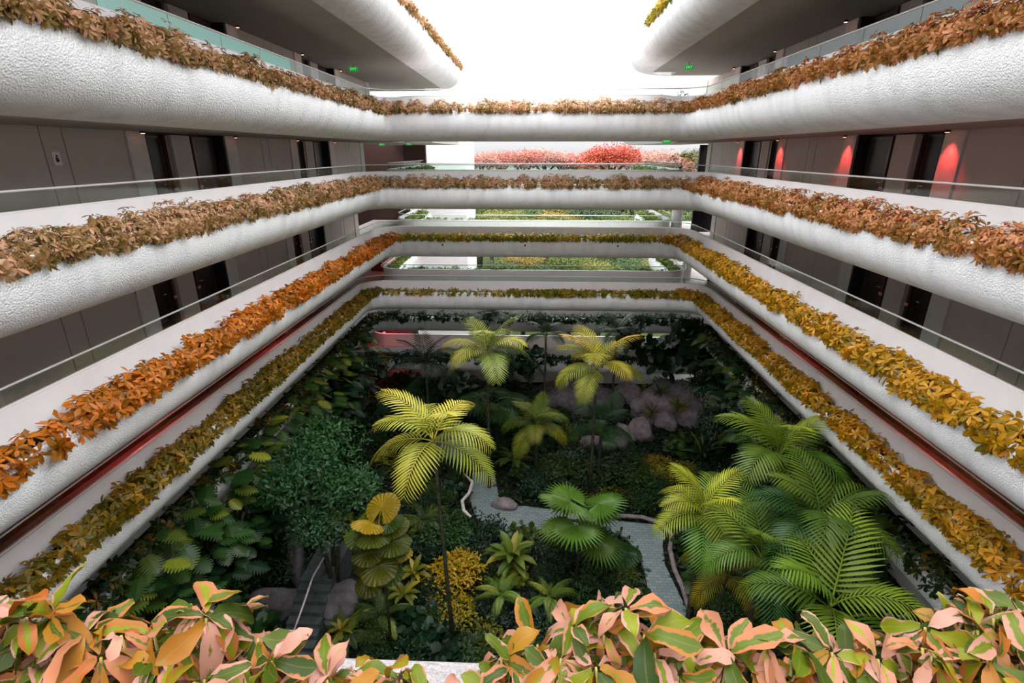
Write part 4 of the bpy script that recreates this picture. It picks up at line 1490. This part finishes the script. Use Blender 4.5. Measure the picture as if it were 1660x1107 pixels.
yl = [9.5, 11.4, 13.2, 15.0, 17.0, 19.2, 21.6, 24.0, 26.6, 29.5]
for k, y in enumerate(yl):
    monstera((-10.35, y, -10.3), 20, .72, -1, 'pale-tipped split-leaf monstera on the rim of the left lower planter, %s of its row' % ORD[k], S(38, 76, 32), S(150, 156, 48))
    monstera((-9.9, y + .8, -11.9), 20, .72, -1, 'darker split-leaf monstera hanging below the left lower planter, %s of its row' % ORD[k], S(26, 60, 34), S(70, 104, 44))
for k, y in enumerate([13, 16, 18.5, 21, 24, 27, 30]):
    monstera((10.35, y, -10.4), 16, .68, 1, 'split-leaf monstera on the rim of the right lower planter, %s of its row' % (ORD[k] if k < 6 else 'farthest'), S(30, 62, 30), S(96, 116, 40))
    monstera((10.1, y + 1, -11.8), 16, .68, 1, 'dark split-leaf monstera hanging below the right lower planter, %s of its row' % (ORD[k] if k < 6 else 'farthest'), S(24, 54, 30), S(60, 90, 40))
CREEP = blob_mesh('creeper_mass', 1100, .16, T_OBOV, lumps=3, seed=60, fill=.25)
# taller dark creeper masses between wall and garden
for sg, ys in ((-1, (12, 15.5, 19, 23, 27, 31)), (1, (17, 21, 25, 29))):
    for k, y in enumerate(ys):
        o = link('creeper_mass', CREEP)
        o.location = (sg * random.uniform(9.9, 10.6), y, -13.6 + random.uniform(-.5, .5))
        s = random.uniform(1.5, 2.0)
        o.scale = (s * .8, s, s * 1.2)
        o.color = rgba(vary(random.choice([S(26, 56, 32), S(36, 68, 32), S(60, 76, 26)])))
        tag(o, 'dark creeper mass low on the %s garden wall, %s of its row' % ('left' if sg < 0 else 'right', (ORD[k] if k < len(ys) - 1 else 'farthest')), 'creeper', 'creepers on the %s lower planter' % ('left' if sg < 0 else 'right'))

# ------------------------------------------------------------------ trees beyond
ORDS = ['first', 'second', 'third', 'fourth', 'fifth', 'sixth', 'seventh', 'eighth', 'ninth', 'tenth', 'last']
TREE = [blob_mesh('tree_foliage', 6500, .052, T_QUAD, R=(1, 1, .75), lumps=14, seed=40 + i, fill=.55) for i in range(3)]


def far_tree(x, y, top, R, col, label, group=None, k=0):
    col = tuple(q_ * .62 for q_ in col)
    root = thing('park_tree', (x, y, GZ), label, 'tree', group)
    h = top - GZ
    mb = MB(); mb.tube([(0, 0, 0), (.1 * R, 0, h * .4), (0, 0, h - R * .8)], [R * .09, R * .07, R * .05], 8)
    for a in range(4):
        an = a * 1.7 + k
        mb.tube([(0, 0, h - R * 1.1), (math.cos(an) * R * .5, math.sin(an) * R * .5, h - R * .55)], [R * .05, R * .02], 6)
    mb.build('trunk', M['bark'], root)
    o = part_copy(root, 'foliage', TREE[k % 3], (0, 0, h - R * .75), k * 1.3, 0, R, col)
    o.scale = (R, R, R * .85)
    return root


far_tree(P(992, 246, d=95).x, P(992, 246, d=95).y, 2.4, 6.4, S(240, 84, 40), 'large vivid orange-red tree on the skyline seen between the bridges', k=1)
PINKS = [S(244, 172, 166), S(238, 156, 150), S(230, 140, 130), S(242, 178, 172)]
random.seed(3)
for k, u in enumerate((778, 812, 850, 884, 918, 946, 1030, 1060, 1088, 1112, 1140)):
    dd = random.uniform(115, 150)
    p = P(u, 246, d=dd)
    col = PINKS[k % 4] if k < 8 else (S(190, 120, 90), S(130, 130, 60), S(90, 104, 50))[k - 8]
    far_tree(p.x, p.y, random.uniform(.2, 2.0), random.uniform(6, 7.5), col, 'hazy %s tree on the skyline, %s from the left' % ('pinkish red' if k < 8 else ('brownish', 'olive', 'green')[k - 8], ORDS[k]), 'skyline trees, %s' % ('pinkish' if k < 8 else 'olive'), k=k)
MID = [S(120, 140, 30), S(150, 148, 40), S(80, 116, 40), S(176, 150, 40), S(60, 96, 40)]
for k, (u, dd, top) in enumerate(((792, 62, -6.2), (815, 58, -5.4), (850, 64, -5.6), (905, 60, -5.8), (960, 63, -5.4), (1010, 60, -6.2), (1060, 62, -5.9), (1105, 58, -5.6))):
    p = P(u, 345, d=dd)
    far_tree(p.x, p.y, top, 3.6, MID[k % 5], 'park tree seen under the camera-height bridge, %s from the left' % ORDS[k], 'park trees beyond the terraces', k=k)
for k, (u, dd, top) in enumerate(((822, 47, -8.6), (848, 48, -8.2), (880, 46, -8.8), (925, 48, -8.2), (975, 46, -8.6), (1020, 47, -8.4), (1065, 47, -8.6), (1100, 46, -8.4))):
    p = P(u, 425, d=dd)
    far_tree(p.x, p.y, top, 2.5, MID[(k + 2) % 5], 'leafy tree seen under the bridge below camera level, %s from the left' % ORDS[k], 'trees behind the lower bridge', k=k + 1)
for k, (u, dd, top) in enumerate(((775, 80, -5.5), (830, 84, -5.2), (885, 80, -5.6), (940, 84, -5.2), (990, 88, -5.4), (1085, 84, -5.3))):
    p = P(u, 345, d=dd)
    far_tree(p.x, p.y, top, 5.5, MID[(k * 3) % 5], 'broad park tree behind the nearer park trees, %s from the left' % ORDS[k], 'second row of park trees', k=k)
for k, (u, dd) in enumerate(((1000, 75), (1046, 78))):
    p = P(u, 345, d=dd)
    far_tree(p.x, p.y, -3.6, 3.4, S(214, 110, 90), 'pinkish red tree seen just under the camera-height bridge, %s of the pair' % ('left' if k == 0 else 'right'), 'pink trees beyond the terraces', k=k)


def thin_tree(base, h, label, seed):
    random.seed(seed)
    root = thing('small_tree', base, label, 'tree')
    mb = MB()
    tips = []
    mb.tube([(0, 0, 0), (.02, 0, h * .45)], [.03, .022], 6)
    for k in range(7):
        a = k * 2.4; r = random.uniform(.25, .5) * h
        t = (math.cos(a) * r, math.sin(a) * r, h * random.uniform(.75, 1.0))
        mb.tube([(.02, 0, h * .42), (t[0] * .5, t[1] * .5, h * .65), t], [.018, .012, .006], 5)
        tips.append(t)
    mb.build('branches', M['bark'], root)
    c = np.repeat(np.array(tips), 5, axis=0) + rng.normal(0, .07 * h, (35, 3))
    V, Fq, at = merge([whorls(c, np.tile([[0, 0, 1.]], (35, 1)), 4, .10 * h, T_OBOV)])
    link('foliage', mesh_np('foliage', V, Fq, M['darkgreen'], at), root)
    return root


thin_tree((6.6, 27.3, 1.4), 1.25, 'small wispy tree silhouetted against the sky above the highest bridge, right end', 4)
thin_tree((7.6, 29.0, -1.4), 1.35, 'small frangipani tree behind the camera-height bridge, near the right exit sign', 6)


# ------------------------------------------------------------------ signs and lamps
def text_mesh(name, txt, size, mat, parent, loc, rot):
    cu = bpy.data.curves.new(name, 'FONT')
    cu.body = txt
    cu.size = size
    cu.align_x = 'CENTER'
    cu.align_y = 'CENTER'
    cu.extrude = .003
    tmp = bpy.data.objects.new('tmp', cu)
    COL.objects.link(tmp)
    dg = bpy.context.evaluated_depsgraph_get()
    me = bpy.data.meshes.new_from_object(tmp.evaluated_get(dg))
    bpy.data.objects.remove(tmp)
    me.materials.clear()
    me.materials.append(mat)
    o = link(name, me, parent)
    o.location = loc
    o.rotation_euler = rot
    return o


for (u, v, zz, lab) in ((1117, 109, 3.28, 'green exit sign hanging under the topmost right balcony'), (1081, 229, .28, 'green exit sign under the highest bridge, right end'),
                        (663, 233, .28, 'green exit sign under the highest bridge, left end'), (619, 234, .28, 'dim green exit sign in the dark corner left of the brighter one'), (573, 112, 3.28, 'small green exit sign under the topmost left balcony')):
    p = P(u, v, z=zz)
    soff = 3.466 if zz > 2 else .466
    if u in (663, 619): p = P(u, v, d=30.5)
    elif u == 1081: p = P(u, v, d=22.2)
    root = thing('exit_sign', (p.x, p.y, p.z), lab, 'sign')
    mb = MB(); mb.box((-.17, -.03, -.085), (.17, .03, .085)); box_o = mb.build('sign_box', M['green_sign'], root)
    text_mesh('lettering', 'EXIT', .13, M['sign_white'], box_o, (0, -.034, 0), (math.pi / 2, 0, 0))
    mb = MB(); mb.tube([(0, 0, .08), (0, 0, max(.1, soff - p.z))], .012, 6); mb.build('hanger', M['fixture'], root)


def downlight(pos, label, group, power=0.0):
    root = thing('ceiling_downlight', pos, label, 'lamp', group)
    mb = MB(); mb.tube([(0, 0, 0), (0, 0, -.05)], .06, 12); hous_o = mb.build('housing', M['fixture'], root)
    mb = MB(); mb.tube([(0, 0, -.05), (0, 0, -.056)], .045, 12); mb.build('lens', M['lamp'], hous_o)
    if power:
        ld = bpy.data.lights.new('downlight_glow', 'SPOT')
        ld.energy = power
        ld.color = (1, .06, .05)
        ld.spot_size = math.radians(80)
        ld.spot_blend = .8
        ld.shadow_soft_size = .05
        lo = bpy.data.objects.new('downlight_glow', ld)
        COL.objects.link(lo)
        lo.parent = root
        lo.location = (0, 0, -.09)


for lv in (4, 3):
    q = LV[lv]
    for sg, nm in ((-1, 'left'), (1, 'right')):
        for k in range(-1, 3):
            for off in (-.3, 3.84):
                y = 13.34 + k * PER + off
                if y > 30 or y < 4: continue
                pw = 60 if (sg > 0 and lv == 3) else 0
                downlight((sg * (q['W'] - .22), y, q['F'] + 2.268), 'small red downlight in the %s corridor of %s, %s' % (nm, WORDS[lv], ('nearest pair', 'second pair', 'third pair', 'far pair')[k + 1] + (', near one' if off < 0 else ', far one')), 'downlights, %s corridor of %s' % (nm, WORDS[lv]), pw)
# warm-red lamps glowing in the lower corridors on the left
for (x, y, z, e) in ((-10.6, 12, -5.75, 25), (-10.6, 20, -5.75, 25), (10.6, 12, -5.75, 20), (10.6, 20, -5.75, 20), (-10.8, 36.8, -11.9, 25), (-12.2, 35.4, -14.8, 25), (-9.6, 34.6, -5.75, 8)):
    root = thing('corridor_lamp', (x, y, z), 'small red lamp in the %s corridor at %s, %s' % ('left' if x < 0 else 'right', 'the lowest bright level' if z > -6 else 'a dark lower level', 'near end' if y < 15 else ('middle' if y < 30 else ('far end' if z > -6 else ('upper' if z > -13 else 'lower')))), 'lamp', 'red corridor lamps')
    mb = MB(); mb.tube([(0, 0, 0), (0, 0, .18)], .07, 10); mb.build('housing', M['lamp'], root)
    ld = bpy.data.lights.new('red_glow', 'POINT'); ld.energy = e; ld.color = (1, .08, .10); ld.shadow_soft_size = .12
    lo = bpy.data.objects.new('red_glow', ld); COL.objects.link(lo); lo.parent = root; lo.location = (0, 0, -.12)

# ------------------------------------------------------------------ foreground schefflera
FG = [  # pixel of topmost whorl, label
    (40, 960, 'variegated plant filling the bottom left corner of the picture'),
    (140, 985, 'variegated plant second from the left edge in the foreground'),
    (250, 985, 'variegated plant with long pink leaves left of the tallest left-hand sprig'),
    (335, 960, 'tallest sprig of the left foreground planting, orange and pink'),
    (440, 1030, 'variegated plant with green and pink leaves right of the tallest left sprig'),
    (530, 1060, 'low variegated plant below the stair flight'),
    (650, 1060, 'low variegated plant with pink leaves left of the white pebbled rim'),
    (830, 1035, 'pink rosette plant immediately right of the white pebbled rim'),
    (905, 1010, 'pink and green variegated plant between the pink rosette and the tall sprig'),
    (1000, 965, 'tallest orange-green sprig at the middle of the foreground'),
    (1085, 1015, 'pink-leaved plant right of the tallest central sprig'),
    (1180, 1020, 'variegated plant below the end of the path'),
    (1290, 1010, 'variegated plant in front of the large bright palm frond'),
    (1400, 1010, 'green and orange plant right of the large palm frond'),
    (1500, 975, 'tall orange plant below the right white parapets'),
    (1610, 960, 'orange plant filling the bottom right corner of the picture')]


def fg_whorl(c, ax, nl, size, rb):
    C = np.array([c]); A = np.array([ax])
    v, f, r, x, y = whorls(C, A, nl, size, T_FINE, spread=1.0, rise=.35, sag=.42, rbase=np.array([rb]), jitter=.28)
    r = np.clip(rng.random(nl), 0, 1).repeat(len(T_FINE[0]))
    # leaf blades undulate: margins lift and dip along their length
    ph = np.repeat(rng.random(nl) * 6.28, len(T_FINE[0]))
    v = v + np.stack([np.zeros(len(v)), np.zeros(len(v)), x * size * .075 * np.sin(9 * y + ph) + size * .05 * np.sin(5 * y + ph * 2)], 1)
    return v, f, r, x, y


random.seed(21)
edge_y = lambda u: float(np.interp(u, [-80, 0, 60, 130, 200, 260, 330, 400, 440, 480, 560, 640, 710, 750, 790, 830, 880, 930, 975, 1040, 1100, 1150, 1210, 1290, 1360, 1420, 1480, 1540, 1600, 1660, 1760],
                                   [950, 950, 965, 985, 1000, 985, 965, 985, 1030, 1060, 1062, 1055, 1085, 1150, 1050, 1035, 1010, 980, 955, 965, 1000, 1020, 1018, 1022, 1025, 1015, 985, 965, 955, 950, 950]))
FGW = {i: [] for i in range(len(FG))}
for i, (u, v, lab) in enumerate(FG):
    FGW[i].append((u, v + 42, 1.18, True))
for row, (dv, dep, nrow) in enumerate(((6, 1.21, 34), (34, 1.19, 40), (62, 1.18, 44), (92, 1.16, 46), (124, 1.14, 44), (158, 1.13, 44), (200, 1.10, 40), (75, 1.30, 44), (105, 1.28, 44))):
    for k in range(nrow):
        u = -90 + 1840 * (k + random.uniform(.1, .9)) / nrow
        v = edge_y(u) + dv + 30 + random.uniform(-12, 18)
        if 702 < u < 782 and v < 1150:
            continue
        i = min(range(len(FG)), key=lambda j: abs(FG[j][0] - u))
        FGW[i].append((u, v, dep + random.uniform(-.05, .05), False))
for i, (u, v, lab) in enumerate(FG):
    base = P(u, 1060, d=1.2)
    bx, by, bz = base.x, .68, -1.44
    root = thing('variegated_schefflera', (bx, by, bz), lab, 'plant', None)
    o3 = Vector((bx, by, bz))
    for (uu, vv, dd, top) in FGW[i]:
        p = P(uu, vv, d=dd) - o3
        ax = Vector((random.uniform(-.8, .8), random.uniform(-.9, .5), 1.0)).normalized()
        nl = random.randint(6, 8) if top else random.randint(5, 8)
        size = random.uniform(.072, .104)
        parts = [fg_whorl(tuple(p), tuple(ax), nl, size, random.random())]
        V, Fq, at = merge(parts)
        V = V - np.array(tuple(p))
        w = link('leaf_whorl', mesh_np('leaf_whorl', V, Fq, M['varieg'], at, smooth=True), root)
        w.location = p
        mb = MB()
        j = Vector((random.uniform(-.08, .08), random.uniform(-.05, .05), 0))
        b0 = Vector((p.x * .5, p.y * .4, 0)) + j
        b0.y = max(-.2, min(.2, b0.y))
        mb.tube([tuple(b0), tuple(b0.lerp(p, .5) + Vector((0, 0, .03))), tuple(p)], [.006, .0045, .003], 6)
        mb.build('stem', M['stem'], root)
print('shrubs', cnt, 'objects', len(bpy.data.objects))
